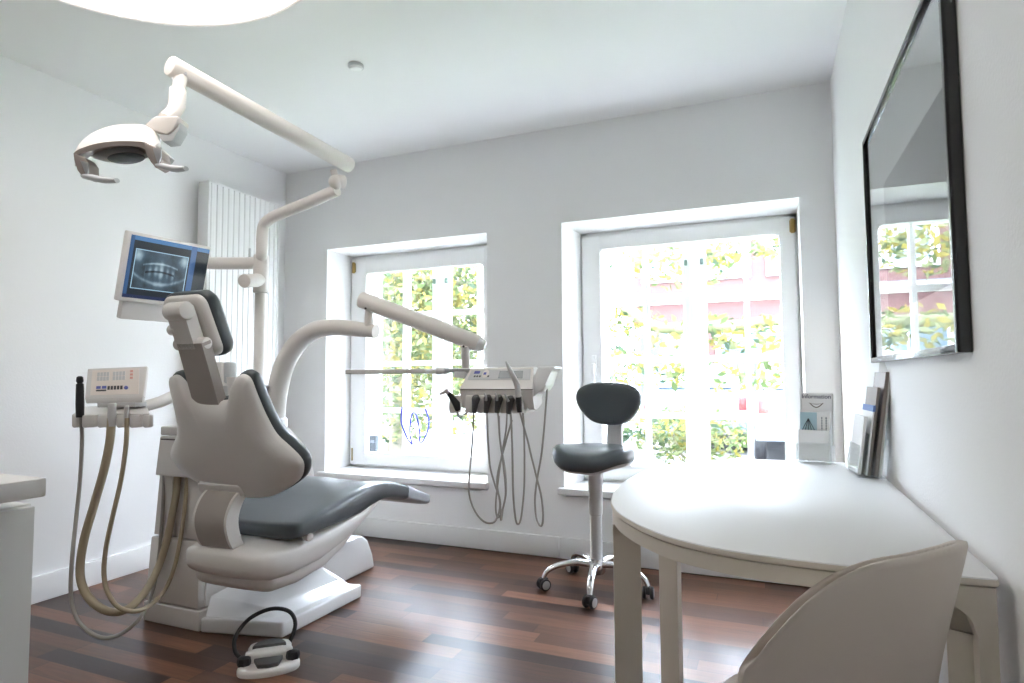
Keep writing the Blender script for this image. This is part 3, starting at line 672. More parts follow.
b = B()
for g in (.20, .48):      # two rows of grey digit keys
    for r_ in range(2):
        for k in range(4): kq(b, g+k*.056, g+k*.056+.047, .55+r_*.15, .68+r_*.15)
b.build('digit_keys', 'greyplastic', t)
b = B(); kq(b, .20, .28, .28, .37); kq(b, .30, .38, .28, .37); b.build('blue_keys', 'bluekey', t)
for k in range(5):
    b = B(); kq(b, .40+k*.055, .44+k*.055, .24, .36); b.build('dark_key', 'ink', t)
b = B(); kq(b, .20, .38, .20, .25); b.build('key_caption', 'ink', t)
b = B()
for k in range(3): kq(b, .78, .83, .57+k*.11, .64+k*.11)
b.build('red_keys', 'redkey', t)
b = B(); b.loft([[KP(.72+.035*math.cos(a)*k, .29+.06*math.sin(a)*k, n) for a in [2*PI*i/16 for i in range(16)]] for k, n in ((1, 0), (1, .002), (.8, .003))]); b.build('blue_knob', 'bluekey', t)
B().tube([K(138, 408, .04), K(160, 402, .12), K(178, 394, .22), V((-2.44, 2.0, .95)), V((-2.42, 2.05, .84))], [.022, .024, .025, .025, .028], n=18).build('swing_arm', 'warmwhite', t, ang=60)
# hoses
def hose(pxs, r, mt, parent, n=10, name='hose'):
    B().tube(cr([atY(x, y, Y) for x, y, Y in pxs], 6), r, n=n).build(name, mt, parent, ang=60)
Yh = KY-.055
h1 = thing('polymerisation_handpiece', 'black handpiece with thin grey hose upright in the assistant console', 'handpiece', K(79, 416), 'instruments in the assistant console')
B().lathe([(.012, -.004), (.014, .0), (.015, .05), (.014, .10), (.013, .128), (.009, .132), (.011, .136), (.013, .14), (.011, .156), (.006, .160)], atY(80, 416.5, Yh-.02), 20, axis=(-.06, 0, 1)).build('body', 'black', h1, ang=40)
hose([(81, 416, Yh-.02), (82, 440, Yh), (80, 480, Yh), (76, 520, Yh-.02), (72, 560, Yh-.05), (71, 595, Yh-.05), (76, 617, Yh-.05), (88, 631, Yh-.04), (105, 638, Yh-.02), (124, 632, Yh+.04), (142, 615, Yh+.1), (153, 590, 1.84), (159, 555, 1.885), (162, 520, 1.895), (163.5, 495, 1.90), (164, 470, 1.91)], .0075, 'hose_grey', h1)
h2 = thing('suction_hose', 'thick beige suction hose looping down from the assistant console', 'suction hose', K(112, 416), 'instruments in the assistant console')
B().lathe([(.014, -.055), (.0155, -.01), (.014, .01), (.015, .03), (.012, .034)], atY(112, 412, Yh-.02), 20).build('nozzle', 'greyplastic', h2, ang=40)
hose([(111.5, 418, Yh-.02), (110, 440, Yh-.02), (104, 470, Yh-.02), (94, 505, Yh-.02), (84, 540, Yh-.02), (80, 570, Yh-.02), (84, 590, Yh-.02), (96, 605, Yh-.01), (112, 612, Yh+.02), (129, 608, Yh+.06), (145, 592, Yh+.14), (158, 568, 1.85), (167, 540, 1.875), (172, 515, 1.885), (176, 495, 1.90), (178, 470, 1.91)], .0150, 'hose_beige', h2, 14)
h3 = thing('saliva_ejector_hose', 'thin beige hose hanging beside the thick suction hose', 'suction hose', K(126, 416), 'instruments in the assistant console')
B().lathe([(.0075, -.05), (.009, -.01), (.008, .01), (.0085, .02), (.006, .024)], atY(126.5, 412, Yh-.02), 18).build('nozzle', 'greyplastic', h3, ang=40)
hose([(127, 418, Yh-.02), (126, 445, Yh-.02), (121, 480, Yh-.02), (113, 515, Yh-.03), (106, 548, Yh-.03), (104, 575, Yh-.03), (109, 595, Yh-.03), (120, 608, Yh-.01), (137, 611, Yh+.04), (153, 603, Yh+.13), (166, 588, 1.85), (175, 565, 1.87), (181, 535, 1.885), (185, 505, 1.895), (188, 470, 1.91)], .0085, 'hose_beige', h3)

# ------------------------------------------------------------------ dentist's element: curved arm, spring arm, console
ab = atD(275, 424, 2.93)
t = thing('instrument_console', 'white hanging dental instrument console on a curved arm before the wall between the windows', 'console', (ab.x, ab.y, .80))
path = [V((ab.x, ab.y, .80)), atD(275, 415, 2.93), atD(277.5, 392, 2.92), atD(284, 366, 2.90), atD(297, 344, 2.87), atD(314, 331, 2.84), atD(332, 327.5, 2.81), atD(352, 328.5, 2.77), atD(376, 331.5, 2.72)]
B().tube(cr(path, 6), [.047, .047, .047, .047, .045, .042, .038, .035, .030], n=24).build('curved_arm', 'warmwhite', t, ang=60)
B().lathe([(.058, 0), (.058, .035), (.05, .045)], (ab.x, ab.y, .815), 28).build('arm_collar', 'plastic2', t)
s0, s1 = atD(360, 299, 2.73), atD(479, 344, 2.64); sd = (s1-s0).normalized()
B().cyl(atD(369, 328, 2.73), atD(369, 306, 2.73), .022, .016, n=18).build('arm_pivot', 'warmwhite', t)
B().cyl(s0, s1, .037, n=28, bev=.009).build('spring_arm', 'warmwhite', t)
q = s0+sd*.03-V((0, 0, .012)); B().cyl(atD(365.5, 308.5, 2.695), atD(365.5, 308.5, 2.688), .005, n=12).build('arm_screw', 'seam', t)
B().cyl(atD(463.5, 346.5, 2.612), atD(463.5, 346.5, 2.605), .005, n=12).build('arm_screw', 'seam', t)
B().cyl(s1-sd*.005, s1+sd*.03, .034, .022, n=24, bev=.006).build('arm_end_cap', 'plastic2', t)
TY = 2.30
def T(x, y, d=0): return atY(x, y, TY+d)
B().cyl(atD(465, 345, 2.63), T(466, 367, .10), .020, .018, n=18).build('console_pivot', 'warmwhite', t)
b = B()   # console body: side profile swept along x
xl, xr = T(461, 388).x, T(533, 388).x
zt, zm, zb = T(500, 368).z, T(500, 389).z, T(500, 411).z
prof = [(.11, zt-.002), (.05, zt+.004), (.03, zt), (-.005, zm+.006), (-.010, zm), (-.004, zm-.035), (.012, zb+.012), (.04, zb+.004), (.11, zb+.03)]
ins = {0: .025, 1: .03, 2: .03}
b.loft([[(x+(k*ins.get(i, 0)), TY+y, z) for i, (y, z) in enumerate(prof)] for x, k in ((xl, 1), (xl+.008, 1), (xr-.008, -.3), (xr, -.3))])
b.build('housing', 'plastic', t, ang=25)
def CP(u, v, n=0): # on the slanted control strip
    a = V((xl+.03*(1-0)+.0, TY+.028, zt)); c = V((xr-.01, TY+.028, zt)); d = V((xl+.005, TY-.005, zm+.008)); e = V((xr-.003, TY-.005, zm+.008))
    top = a.lerp(c, u); bot = d.lerp(e, u); q = top.lerp(bot, v); nn = V((0, -(zt-zm), -.033)).normalized(); nn = V((0, -.75, .5)).normalized(); return q+nn*n
def cq(b, u0, u1, v0, v1, h=.002): b.prism([CP(u0, v0, .0003), CP(u1, v0, .0003), CP(u1, v1, .0003), CP(u0, v1, .0003)], CP(0, 0, h)-CP(0, 0, 0))
b = B(); cq(b, .04, .97, .08, .62, .001); b.build('control_strip', 'lightgrey', t)
b = B(); cq(b, .50, .86, .17, .55, .0022); b.build('display', 'displaygrey', t)
b = B(); cq(b, .10, .19, .16, .30); cq(b, .26, .30, .25, .36, .004); b.build('blue_keys', 'bluekey', t)
for u in (.12, .16, .20, .33):
    b = B(); cq(b, u, u+.025, .40, .48); b.build('dark_key', 'ink', t)
b = B(); b.loft([[CP(.285+.05*math.cos(a)*k, .30+.22*math.sin(a)*k, n) for a in [2*PI*i/20 for i in range(20)]] for k, n in ((1, 0), (1, .002), (.75, .0025))]); b.build('selector_disc', 'warmwhite', t)
B().box(xl+.0, xr-.0, TY-.012, TY+.0, zm-.003, zm, 0).build('housing_seam', 'seam', t)
b = B(); b.prism([T(454, 371, .06), T(466, 371, .06), T(464, 379, .05), T(453, 377, .05)], (0, .06, 0), -.004); b.build('side_socket', 'greyplastic', t)
b = B()   # white side wing with handle at the right
wing = [(537.5, 366.5), (554, 366.3), (555, 369), (549.5, 371.5), (546, 386), (541.5, 391.5), (534, 394), (526, 413), (523.5, 413), (527.5, 396)]
b.prism([T(x, y, .01) for x, y in wing], (0, .10, 0), -.006, 3); b.build('side_handle', 'trim', t, ang=40)
# tray arm and tray, nearly edge-on
z0 = T(440, 370.5).z
B().box(T(436, 370).x, xl+.05, TY+.06, TY+.09, z0-.010, z0+.010, .004).build('tray_arm', 'steel', t)
B().cyl((T(428, 370).x, TY+.075, z0), (T(438, 370).x, TY+.075, z0), .016, n=18, bev=.003).build('tray_joint', 'plastic2', t)
tx0, tx1 = T(348, 370).x, T(427, 370).x
b = B(); b.box(tx0, tx1, TY-.02, TY+.17, z0-.012, z0-.006, .002); 
for y0, y1 in ((TY-.02, TY-.014), (TY+.164, TY+.17)): b.box(tx0, tx1, y0, y1, z0-.012, z0+.008, .002)
for x0 in (tx0, tx1-.006): b.box(x0, x0+.006, TY-.02, TY+.17, z0-.012, z0+.008, .002)
b.build('instrument_tray', 'plastic', t)
# instrument holders along the lower edge
slots = [(454.5, 404), (470.5, 404), (482.5, 404), (494, 404), (505.5, 404), (517.5, 404)]
for x, y in slots:
    b = B(); c = T(x, y, -.02); q = [(-.015, .036), (.014, .036), (.017, -.004), (.010, -.036), (-.016, -.038), (-.020, -.012)]
    b.prism([(c.x+dx, TY-.036, c.z+dz) for dx, dz in q], (0, .055, 0), -.004, 2); b.build('instrument_holder', 'plastic', t, ang=40)

# instruments: body leaning in its holder, hose hanging to a loop and back under the console
HG = 'instruments on the hanging console'
def inst(name, label, bodyfn, pxs, mt='hose_grey', r=.0042):
    p = T(*pxs[0][:2], -.03); o = thing(name, label, 'handpiece', p, HG); bodyfn(o)
    hose([(x, y, TY+d) for x, y, d in pxs], r, mt, o, 8)
def syr(o):
    B().tube([T(458, 410, -.05), T(456.5, 404, -.06), T(451, 396, -.07), T(449, 393.5, -.072)], [.012, .016, .011, .010], n=16).build('handle', 'black', o, ang=60)
    B().tube([T(450, 394.5, -.072), T(446, 391, -.074), T(443, 393, -.074), T(440, 394, -.074)], [.009, .009, .006, .004], n=14).build('nozzle', 'taupe', o, ang=60)
inst('air_water_syringe', 'black angled air and water syringe leftmost on the hanging console', syr, [(457.5, 411, -.03), (458.5, 416, .0), (464, 415, .04), (472, 408, .07)])
def hp(px, py, tipx):
    def f(o):
        B().tube([T(px-1, py+14, -.045), T(px, py+6, -.05), T(px+1, py, -.055), T(px+.5, py-2.5, -.06)], [.010, .013, .018, .013], n=16).build('handle', 'graypad', o, ang=60)
        if tipx: B().tube([T(px-1, py+2, -.072), T(px-2.2+tipx, py-2, -.078), T(px-4+tipx, py-5.5, -.08)], [.006, .005, .003], n=10).build('tip', 'steel', o, ang=60)
    return f
inst('dental_handpiece', 'grey dental handpiece second from left on the hanging console', hp(475, 398.5, 0), [(473.5, 411, -.03), (473.4, 418, -.02), (472.5, 440, 0), (469, 482, .0), (470, 498, .0), (475, 511, .0), (482, 520, .01), (489, 523, .03), (496, 520, .06), (500, 505, .08), (497, 480, .1), (503, 452, .1), (512, 420, .1)])
inst('dental_handpiece', 'grey dental handpiece with short tip third from left on the hanging console', hp(487, 398.5, 1.2), [(486.5, 411, -.03), (487, 418, -.02), (488, 440, 0), (490, 466, 0), (495, 485, 0), (500, 500, .01), (501, 520, .02), (503, 508, .05), (506, 492, .07), (505, 470, .08), (500, 440, .09), (499, 416, .1)])
inst('dental_handpiece', 'grey dental handpiece with short tip fourth from left on the hanging console', hp(498, 398.5, 1.0), [(497.5, 411, -.03), (498.5, 418, -.02), (500, 440, 0), (504, 470, .02), (505.5, 495, .03), (501, 514, .03), (497, 516, .05), (496, 500, .07), (501, 460, .09), (506, 430, .1), (507, 414, .11)])
inst('dental_handpiece', 'taupe dental handpiece fifth from left on the hanging console', hp(509.5, 399.5, -.8), [(509.5, 411, -.03), (511, 418, -.02), (512.3, 450, 0), (513, 490, 0), (515, 515, 0), (517.5, 524, .01), (521, 518, .04), (524, 490, .07), (524.5, 462, .08), (524, 430, .09), (523, 413, .1)])
def sc(o):
    B().tube([T(519.5, 412, -.05), T(519, 405, -.055), T(518.5, 396, -.06)], [.010, .0115, .012], n=14).build('grip', 'black', o, ang=60)
    B().tube(cr([T(518.5, 397, -.06), T(517, 385, -.066), T(512, 374, -.075), T(508.5, 367, -.08), T(506, 361.5, -.082)], 4), [.012, .012, .010, .007, .003], n=14).build('handle', 'greyplastic', o, ang=60)
inst('scaler_handpiece', 'long grey curved scaler standing tall at the right of the hanging console', sc, [(519.5, 411, -.03), (522, 420, -.02), (527.5, 440, 0), (531, 455, 0), (536, 475, 0), (541.5, 498, 0), (543, 518, .0), (541, 526, .01), (536.5, 518, .03), (535, 500, .05), (537, 480, .06), (542, 450, .06), (546, 405, .06), (547.5, 374, .06)])

# ------------------------------------------------------------------ foot control
fc = atZ(269, 665, 0); rz = math.radians(41)
t = thing('foot_control', 'pale grey foot control with black carrying bow on the floor beside the dental chair', 'foot pedal', fc, rotz=rz)
body = [(p[0], p[1]) for p in cr([(-.105, -.03, 0), (-.09, -.075, 0), (-.03, -.098, 0), (.04, -.095, 0), (.095, -.07, 0), (.108, -.02, 0), (.085, .02, 0), (.075, .075, 0), (.03, .098, 0), (-.03, .095, 0), (-.075, .075, 0), (-.085, .02, 0)], 4, True)]
b = B(); b.pad(body, [(1, 0), (1.0, .012), (.96, .02), (.90, .024)], lambda x, y, n: V((x, y, n))); b.build('base', 'plastic', t, local=True, ang=50)
b = B(); b.loft([[(x*k+ox, y*k+.028, z) for x, y in rr(.078, .058, .03, 5)] for k, z, ox in ((1, .015, 0), (.97, .045, 0), (.88, .056, 0), (.6, .060, 0))]); b.build('hump', 'plastic', t, local=True, ang=50)
b = B(); b.prism([(-.085, -.028, .022), (.085, -.028, .022), (.08, -.018, .058), (-.08, -.018, .058)], (0, .025, 0), -.005, 2); b.build('bridge', 'plastic', t, local=True)
b = B(); b.loft([[(x*k, y*k+.012, z) for x, y in [(.058*math.cos(a), .052*math.sin(a)) for a in [PI*i/14 for i in range(15)]]] for k, z in ((1, .052), (1, .066), (.93, .070))]); b.build('disc_pedal', 'graypad', t, local=True, ang=40)
b = B(); b.prism([(-.05, -.035, .03), (.05, -.035, .03), (.035, -.078, .024), (.0, -.085, .024), (-.035, -.078, .024)], (0, 0, .016), -.004, 2); b.build('wedge_pedal', 'graypad', t, local=True)
for sx in (-1, 1):
    b = B(); b.lathe([(.024, 0), (.026, .012), (.022, .026), (.012, .030)], (sx*.082, -.022, .022), 8); b.build('side_button', 'black', t, local=True, ang=30)
b = B(); b.tube(cr([(-.088, .02, .02), (-.118, .035, .05), (-.120, .06, .095), (-.075, .085, .145), (.0, .095, .168), (.065, .095, .150), (.088, .09, .10), (.068, .075, .04)], 6), .0075, n=12); b.build('carrying_bow', 'black', t, local=True, ang=60)
# ------------------------------------------------------------------ stool
sc_ = V((-.81, 3.01, 0)); fa = math.radians(-104)      # the way the stool faces
t = thing('stool', 'charcoal saddle stool with polished five-star base before the right window', 'stool', sc_)
F2 = V((math.cos(fa), math.sin(fa), 0)); S2 = V((-F2.y, F2.x, 0))
def ST(s, f, z): return sc_+S2*s+F2*f+V((0, 0, z))
B().lathe([(.030, .10), (.030, .36), (.034, .365), (.034, .47), (.0365, .475), (.0365, .60), (.03, .62)], sc_, 32).build('column', 'greyplastic', t, ang=30)
B().lathe([(.036, .075), (.044, .085), (.046, .125), (.036, .150)], sc_, 32).build('hub', 'chrome', t, ang=40)
for k in range(5):
    a = math.radians(206+72*k); d = V((math.cos(a), math.sin(a), 0)); e = sc_+d*.265
    B().tube(cr([sc_+d*.02+V((0, 0, .118)), sc_+d*.10+V((0, 0, .130)), sc_+d*.19+V((0, 0, .118)), sc_+d*.245+V((0, 0, .092)), e+V((0, 0, .058))], 5), [.024, .022, .018, .016, .014], n=14, flat=.75).build('leg', 'chrome', t, ang=60)
    ca = math.radians(-40+k*23); ax = V((math.cos(ca), math.sin(ca), 0)); ct = e+V((0, 0, .0285))
    cs = B().box(-.010, .010, -.022, .022, -.005, .030, .004, rot=Matrix.Rotation(ca, 4, 'Z'), loc=ct).build('caster', 'black', t)
    for s in (-1, 1):
        c0 = ct+ax*(s*.010); c1_ = ct+ax*(s*.026)
        w = B(); w.cyl(c0, c1_, .0285, n=24, bev=.004); w.build('wheel', 'black', cs, ang=40)
        B().cyl(ct+ax*(s*.0255), ct+ax*(s*.0275), .021, n=24, bev=.0008).build('wheel_disc', 'caster', cs, ang=40)
# saddle seat: outline rounded, front edge with a dip in the middle
def seat_o(n=48):
    out = []
    for k in range(n):
        a = 2*PI*k/n; c, s = math.cos(a), math.sin(a)
        x = .205*math.copysign(abs(c)**.78, c); y = .185*math.copysign(abs(s)**.85, s)
        if y > 0: y *= 1-.10*math.exp(-(x/.07)**2); x *= 1+.05*y/.185
        else: x *= 1-.16*(-y/.185)
        out.append((x, y))
    return out
so = seat_o()
def SZ(x, y, n): # saddle height
    k = x/.205; f = y/.185
    return n+.036*k*k*(.6+.4*f)-.018*max(0, f)**2*(1-k*k)-.02*max(0, f)**3+(.018*max(0, -f)**2)
ring = lambda k, n, dy=0: [ST(x*k, y*k, .655+SZ(x*k, y*k, n)) for x, y in so]
B().loft([ring(.90, -.045), ring(.97, -.038), ring(1.0, -.015), ring(.985, .010), ring(.93, .026), ring(.80, .032), ring(.55, .028), ring(.25, .024)]).build('seat', 'leather', t, ang=75)
ring2 = lambda k, n: [ST(x*k, y*k, n+SZ(x*k, y*k, 0)*.9) for x, y in so]
B().loft([ring2(.95, .614), ring2(.90, .600), ring2(.62, .592), ring2(.3, .590)]).build('seat_pan', 'greyplastic', t, ang=60)
B().tube([ST(-.06, -.05, .598), ST(-.15, -.02, .592), ST(-.185, -.0, .590)], [.005, .005, .005], n=10).box(-.02, .02, -.008, .008, -.004, .004, .003, loc=ST(-.195, .0, .590)).build('height_lever', 'greyplastic', t)
# back post and backrest
bo = [(p[0], p[1]) for p in cr([(0, .112, 0), (.085, .108, 0), (.145, .080, 0), (.166, .030, 0), (.148, -.03, 0), (.10, -.088, 0), (.05, -.108, 0), (0, -.112, 0), (-.05, -.108, 0), (-.10, -.088, 0), (-.148, -.03, 0), (-.166, .03, 0), (-.145, .08, 0), (-.085, .108, 0)], 4, True)]
bz = .905
def BR(x, y, n): return ST(x*1.14-.012, -.185+n+.55*x*x+.06*y, bz+y)
B().pad(bo, [(.5, -.034), (.85, -.030), (.96, -.020), (1, -.004), (1.0, .010), (.96, .022), (.86, .029), (.6, .028), (.25, .026)], BR).build('backrest', 'leather', t, ang=75)
b = B(); b.loft([[ST(x, y, z) for x, y in ((-w, y0), (w, y0), (w, y0-.014), (-w, y0-.014))] for w, y0, z in ((.05, -.06, .598), (.05, -.14, .602), (.05, -.195, .625), (.046, -.205, .66), (.042, -.212, .75), (.040, -.218, .90))]); b.build('back_post', 'greyplastic', t, ang=30)

# ------------------------------------------------------------------ desk
hp_ = [(.318, 1.166), (.314, 1.154), (.300, 1.148), (.20, 1.144), (.069, 1.145), (-.035, 1.156), (-.094, 1.172), (-.16, 1.203), (-.21, 1.242), (-.271, 1.312), (-.326, 1.400), (-.366, 1.502), (-.389, 1.62), (-.398, 1.72), (-.400, 1.80)]
full = hp_+[(x, 3.60-y) for x, y in hp_[-2::-1]]
line = [(p[0], p[1]) for p in cr([(x, y, 0) for x, y in full], 10)]
nrmv = []
for k in range(len(line)):
    a, c = line[max(k-1, 0)], line[min(k+1, len(line)-1)]; tx, ty = c[0]-a[0], c[1]-a[1]; l = math.hypot(tx, ty); nrmv.append((ty/l, -tx/l) if False else (-ty/l*-1, tx/l*-1))
def off(k, d): # point k pushed inwards
    x, y = line[k]; nx, ny = nrmv[k]; return (min(.318, x+nx*d), y+ny*d)
t = thing('desk', 'white half-oval desk on cream legs against the right wall', 'desk', (.05, 1.8, 0))
DT = .741; LN = len(line)
def DTOP(d, z): return [off(k, d)+(z,) for k in range(LN)]
B().loft([DTOP(.007, DT-.0135), DTOP(.001, DT-.0125), DTOP(0, DT-.009), DTOP(.0015, DT-.003)]).build('edge_band', 'desk_frame', t, ang=35)
B().loft([DTOP(.0016, DT-.0035), DTOP(.002, DT-.001), DTOP(.0035, DT)]).build('tabletop', 'desk', t, ang=35)
TB, TTOP, ZT = .066, DT-.0155, .697
dist = [0]
for k in range(1, LN): dist.append(dist[-1]+math.hypot(line[k][0]-line[k-1][0], line[k][1]-line[k-1][1]))
def s_at_y(yv, lo, hi):
    for k in range(LN-1):
        if line[k][0] < .1 and line[k][1] <= yv <= line[k+1][1]: return dist[k]
legs = [(0, .045, .05), (s_at_y(1.50, 0, 0), s_at_y(1.534, 0, 0), .036), (s_at_y(2.125, 0, 0), s_at_y(2.159, 0, 0), .036), (dist[-1]-.045, dist[-1], .05)]
def pt_s(s, d):
    k = 0
    while k < LN-2 and dist[k+1] < s: k += 1
    f = (s-dist[k])/max(1e-6, dist[k+1]-dist[k]); a, c = off(k, d), off(k+1, d); return (a[0]+(c[0]-a[0])*f, a[1]+(c[1]-a[1])*f)
def zb_(s):
    z = ZT
    for l0, l1, r in legs:
        if l0 <= s <= l1: return ZT-r
        d = (l0-s) if s < l0 else (s-l1)
        if 0 <= d < r: z = min(z, ZT-r+math.sqrt(max(0, r*r-(r-d)**2)))
    return z
par = set(dist[-1]*k/260 for k in range(261))
for l0, l1, r in legs:
    par |= {l0, l1}; par |= {l0-r*k/8 for k in range(9) if l0-r*k/8 > 0}; par |= {l1+r*k/8 for k in range(9) if l1+r*k/8 < dist[-1]}
par = sorted(par)
b = B(); b.loft([[pt_s(s, .004)+(TTOP,), pt_s(s, .004)+(zb_(s),), pt_s(s, .004+TB)+(zb_(s),), pt_s(s, .004+TB)+(TTOP,)] for s in par]); b.build('apron', 'desk_frame', t, ang=40)
B().loft([DTOP(.02, DT-.018), DTOP(.02, DT-.012)]).build('underside', 'desk_frame', t, ang=35)
for l0, l1, r in legs:
    q = [s for s in par if l0 <= s <= l1]
    pts = [pt_s(s, .0045) for s in q]+[pt_s(s, .0035+TB) for s in q[::-1]]
    B().prism([(x, y, 0) for x, y in pts], (0, 0, TTOP-.002), 0).build('leg', 'desk_frame', t, ang=40)

# ------------------------------------------------------------------ moulded chair at the desk
cdir = math.radians(138)          # the way it faces
ccx, ccy = -.054, 1.058
t = thing('moulded_chair', 'cream moulded plastic chair with a high back tucked under the desk', 'chair', (ccx, ccy, 0), rotz=cdir-PI/2)
# local axes: y forward, x sideways (right of the sitter is +x)
def shell(off):
    rows = []
    prof = [(.205, .405, .15), (.200, .430, .19), (.17, .447, .205), (.08, .445, .212), (-.02, .440, .214), (-.11, .442, .212), (-.165, .462, .210), (-.195, .505, .209), (-.214, .57, .192), (-.235, .66, .198), (-.256, .75, .202), (-.268, .80, .204), (-.274, .828, .204), (-.277, .842, .203)]
    for i, (y, z, hw) in enumerate(prof):
        r = []; n = 24
        back = min(1, max(0, (z-.45)/.15))
        for k in range(n+1):
            u = -1+2*k/n; x = hw*u
            cur = .050*u*u*back        # wraps forward at the sides
            lift = .030*u**4*(1-back)
            drop = (.135*((-u-.15)/.85)**3.2 if u < -.15 else 0)+(.020*((u-.2)/.8)**1.6 if u > .2 else 0)
            tz = -(z-.57)/(.856-.57)*drop if z > .57 else 0
            yy = y
            if tz:
                zz = z+tz
                for (ya, za, _), (yb, zb2, _) in zip(prof, prof[1:]):
                    if zb2 > za and za <= zz <= zb2: yy = ya+(yb-ya)*(zz-za)/(zb2-za)
            r.append(V((x, yy+cur+off[1]*back, z+lift+tz+off[2]*(1-back))))
        rows.append(r)
    return rows
ri = shell((0, 0, 0)); ro = shell((0, -.012, -.012))
b = B(); b.loft([r+o[::-1] for r, o in zip(ri, ro)]); b.build('shell', 'chairshell', t, local=True, ang=60, sub=1)
for sx in (-1, 1):
    for fy, ty in ((.13, .20), (-.13, -.22)):
        B().tube(cr([(sx*.13, fy, .428), (sx*.165, (fy+ty)/2+.01*(1 if fy > 0 else -1), .25), (sx*.195, ty, .003)], 5), [.019, .016, .012], n=16).build('leg', 'chairshell', t, local=True, ang=60)
B().box(-.14, .14, -.15, -.11, .412, .430, .006).box(-.14, .14, .11, .15, .412, .430, .006).build('seat_frame', 'chairshell', t, local=True)

# ------------------------------------------------------------------ leaflet holders with leaflets
def leaflet_set(name, label, loc, rotz, leaves, tilt, W=.112, k=1.0, ky=1.0):
    """clear three-step stand; local x along its width, -y towards the reader; leaflets are things of their own"""
    t = thing('leaflet_stand', label, 'leaflet stand', loc, 'clear leaflet stands on the desk', rotz)
    R = Matrix.Rotation(-tilt, 4, 'X')
    def bx(b, x0, x1, y0, y1, z0, z1): b.box(x0, x1, y0, y1, z0, z1, .0008, 1, rot=R, loc=(0, 0, .010))
    b = B(); bx(b, -W/2, W/2, .060*k*ky, .0625*k*ky, 0, .235*k); b.build('back_plate', 'acrylic', t, local=True)
    for y, h in ((-.002, .10), (.019, .145), (.040, .19)):
        b = B(); bx(b, -W/2, W/2, y*k*ky-.0024, y*k*ky, 0, h*.62*k); b.build('step_plate', 'acrylic', t, local=True)
    b = B(); bx(b, -W/2, W/2, -.0045, .0625*k*ky, -.003, 0)
    for sx in (-1, 1): bx(b, sx*W/2-.0012, sx*W/2+.0012, -.0045, .0625*k*ky, 0, .055)
    b.build('floor_plate', 'acrylic', t, local=True)
    for sx in (-1, 1): B().box(sx*W*.4-.008, sx*W*.4+.008, .0, .074*k*ky, 0, .009, .002).build('foot', 'acrylic', t, local=True)
    base = Matrix.Translation(V(loc)) @ Matrix.Rotation(rotz, 4, 'Z') @ Matrix.Translation(V((0, 0, .010))) @ R
    for (y, th, h, x, mt, lab, deco) in leaves:
        b = B(); b.box(-W/2+.006+x, W/2-.006+x, y*k*ky, (y+th)*k*ky, .001, h*k, .0008, 1)
        o = b.build('leaflet', mt, None); o.matrix_world = base; tag(o, lab, 'leaflet', 'leaflets in the desk stands')
        if deco: deco(o, y*k*ky, h*k, x)
    return t
M['navy'] = mat('navy_print', (.02, .02, .06, 1), .6)
def fl(o, nm, mt, f):
    b = B(); f(b); q = b.build(nm, mt, o, local=True, smooth=False)
def deco_info(o, y, h, x):
    mx = Matrix.Translation(V((x, y-.0006, h-.014))) @ Matrix.Rotation(PI/2, 4, 'X')
    fl(o, 'title', 'navy', lambda b: addtext(b, 'Information', .0205, mx))
    def smile(b):
        up_ = [(x-.026+.052*k/12, y-.0006, h-.036-.004*math.sin(PI*k/12)+.0) for k in range(13)]; dn = [(x-.026+.052*k/12, y-.0006, h-.034-.020*math.sin(PI*k/12)) for k in range(13)]
        b.prism(up_+dn[-2:0:-1], (0, -.0002, 0))
    fl(o, 'mouth_outline', 'skin', smile)
    def sm2(b):
        up_ = [(x-.019+.038*k/12, y-.0010, h-.038-.004*math.sin(PI*k/12)) for k in range(13)]; dn = [(x-.019+.038*k/12, y-.0010, h-.037-.014*math.sin(PI*k/12)) for k in range(13)]
        b.prism(up_+dn[-2:0:-1], (0, -.0002, 0))
    fl(o, 'teeth', 'paper', sm2)
def deco_tri(o, y, h, x):
    fl(o, 'blue_panel', 'paperblue', lambda b: b.box(x-.049, x+.006, y-.0006, y, h-.075, h-.004))
    def tri(b):
        for a, c in (((-.042, -.066), (-.022, -.026)), ((-.022, -.026), (-.002, -.066)), ((-.022, -.026), (-.022, -.066)), ((-.022, -.026), (-.012, -.066)), ((-.022, -.026), (-.032, -.066))):
            b.tube([(x+a[0], y-.0008, h+a[1]), (x+c[0], y-.0008, h+c[1])], .0011, n=6)
    fl(o, 'triangle_emblem', 'sensor', tri)
    def lines(b):
        for k in range(2):
            for j in range(6): b.box(x+.020+k*.014, x+.024+k*.014, y-.0007, y, h-.020-j*.009-.006, h-.020-j*.009)
    fl(o, 'small_print', 'displaygrey', lines)
p1 = on(814, 463.5, 2, DT)
leaflet_set('a', 'clear stand of three stepped leaflets on the desk by the window', (p1.x, p1.y+.004, DT+.0005), math.radians(-16), [
    (.001, .012, .105, .0, 'paper', 'plain white leaflet in the front step of the stand by the window', None),
    (.023, .013, .172, .0, 'paper', 'leaflet with a blue triangle in the middle step of the stand', deco_tri),
    (.044, .0035, .240, .0, 'paper', 'leaflet headed Information with a smile at the back of the stand', deco_info),
    (.0478, .009, .238, .003, 'paper2', 'grey leaflets behind the Information leaflet in the stand by the window', None)], math.radians(6))
p2q = V((.236, 2.175, 0))
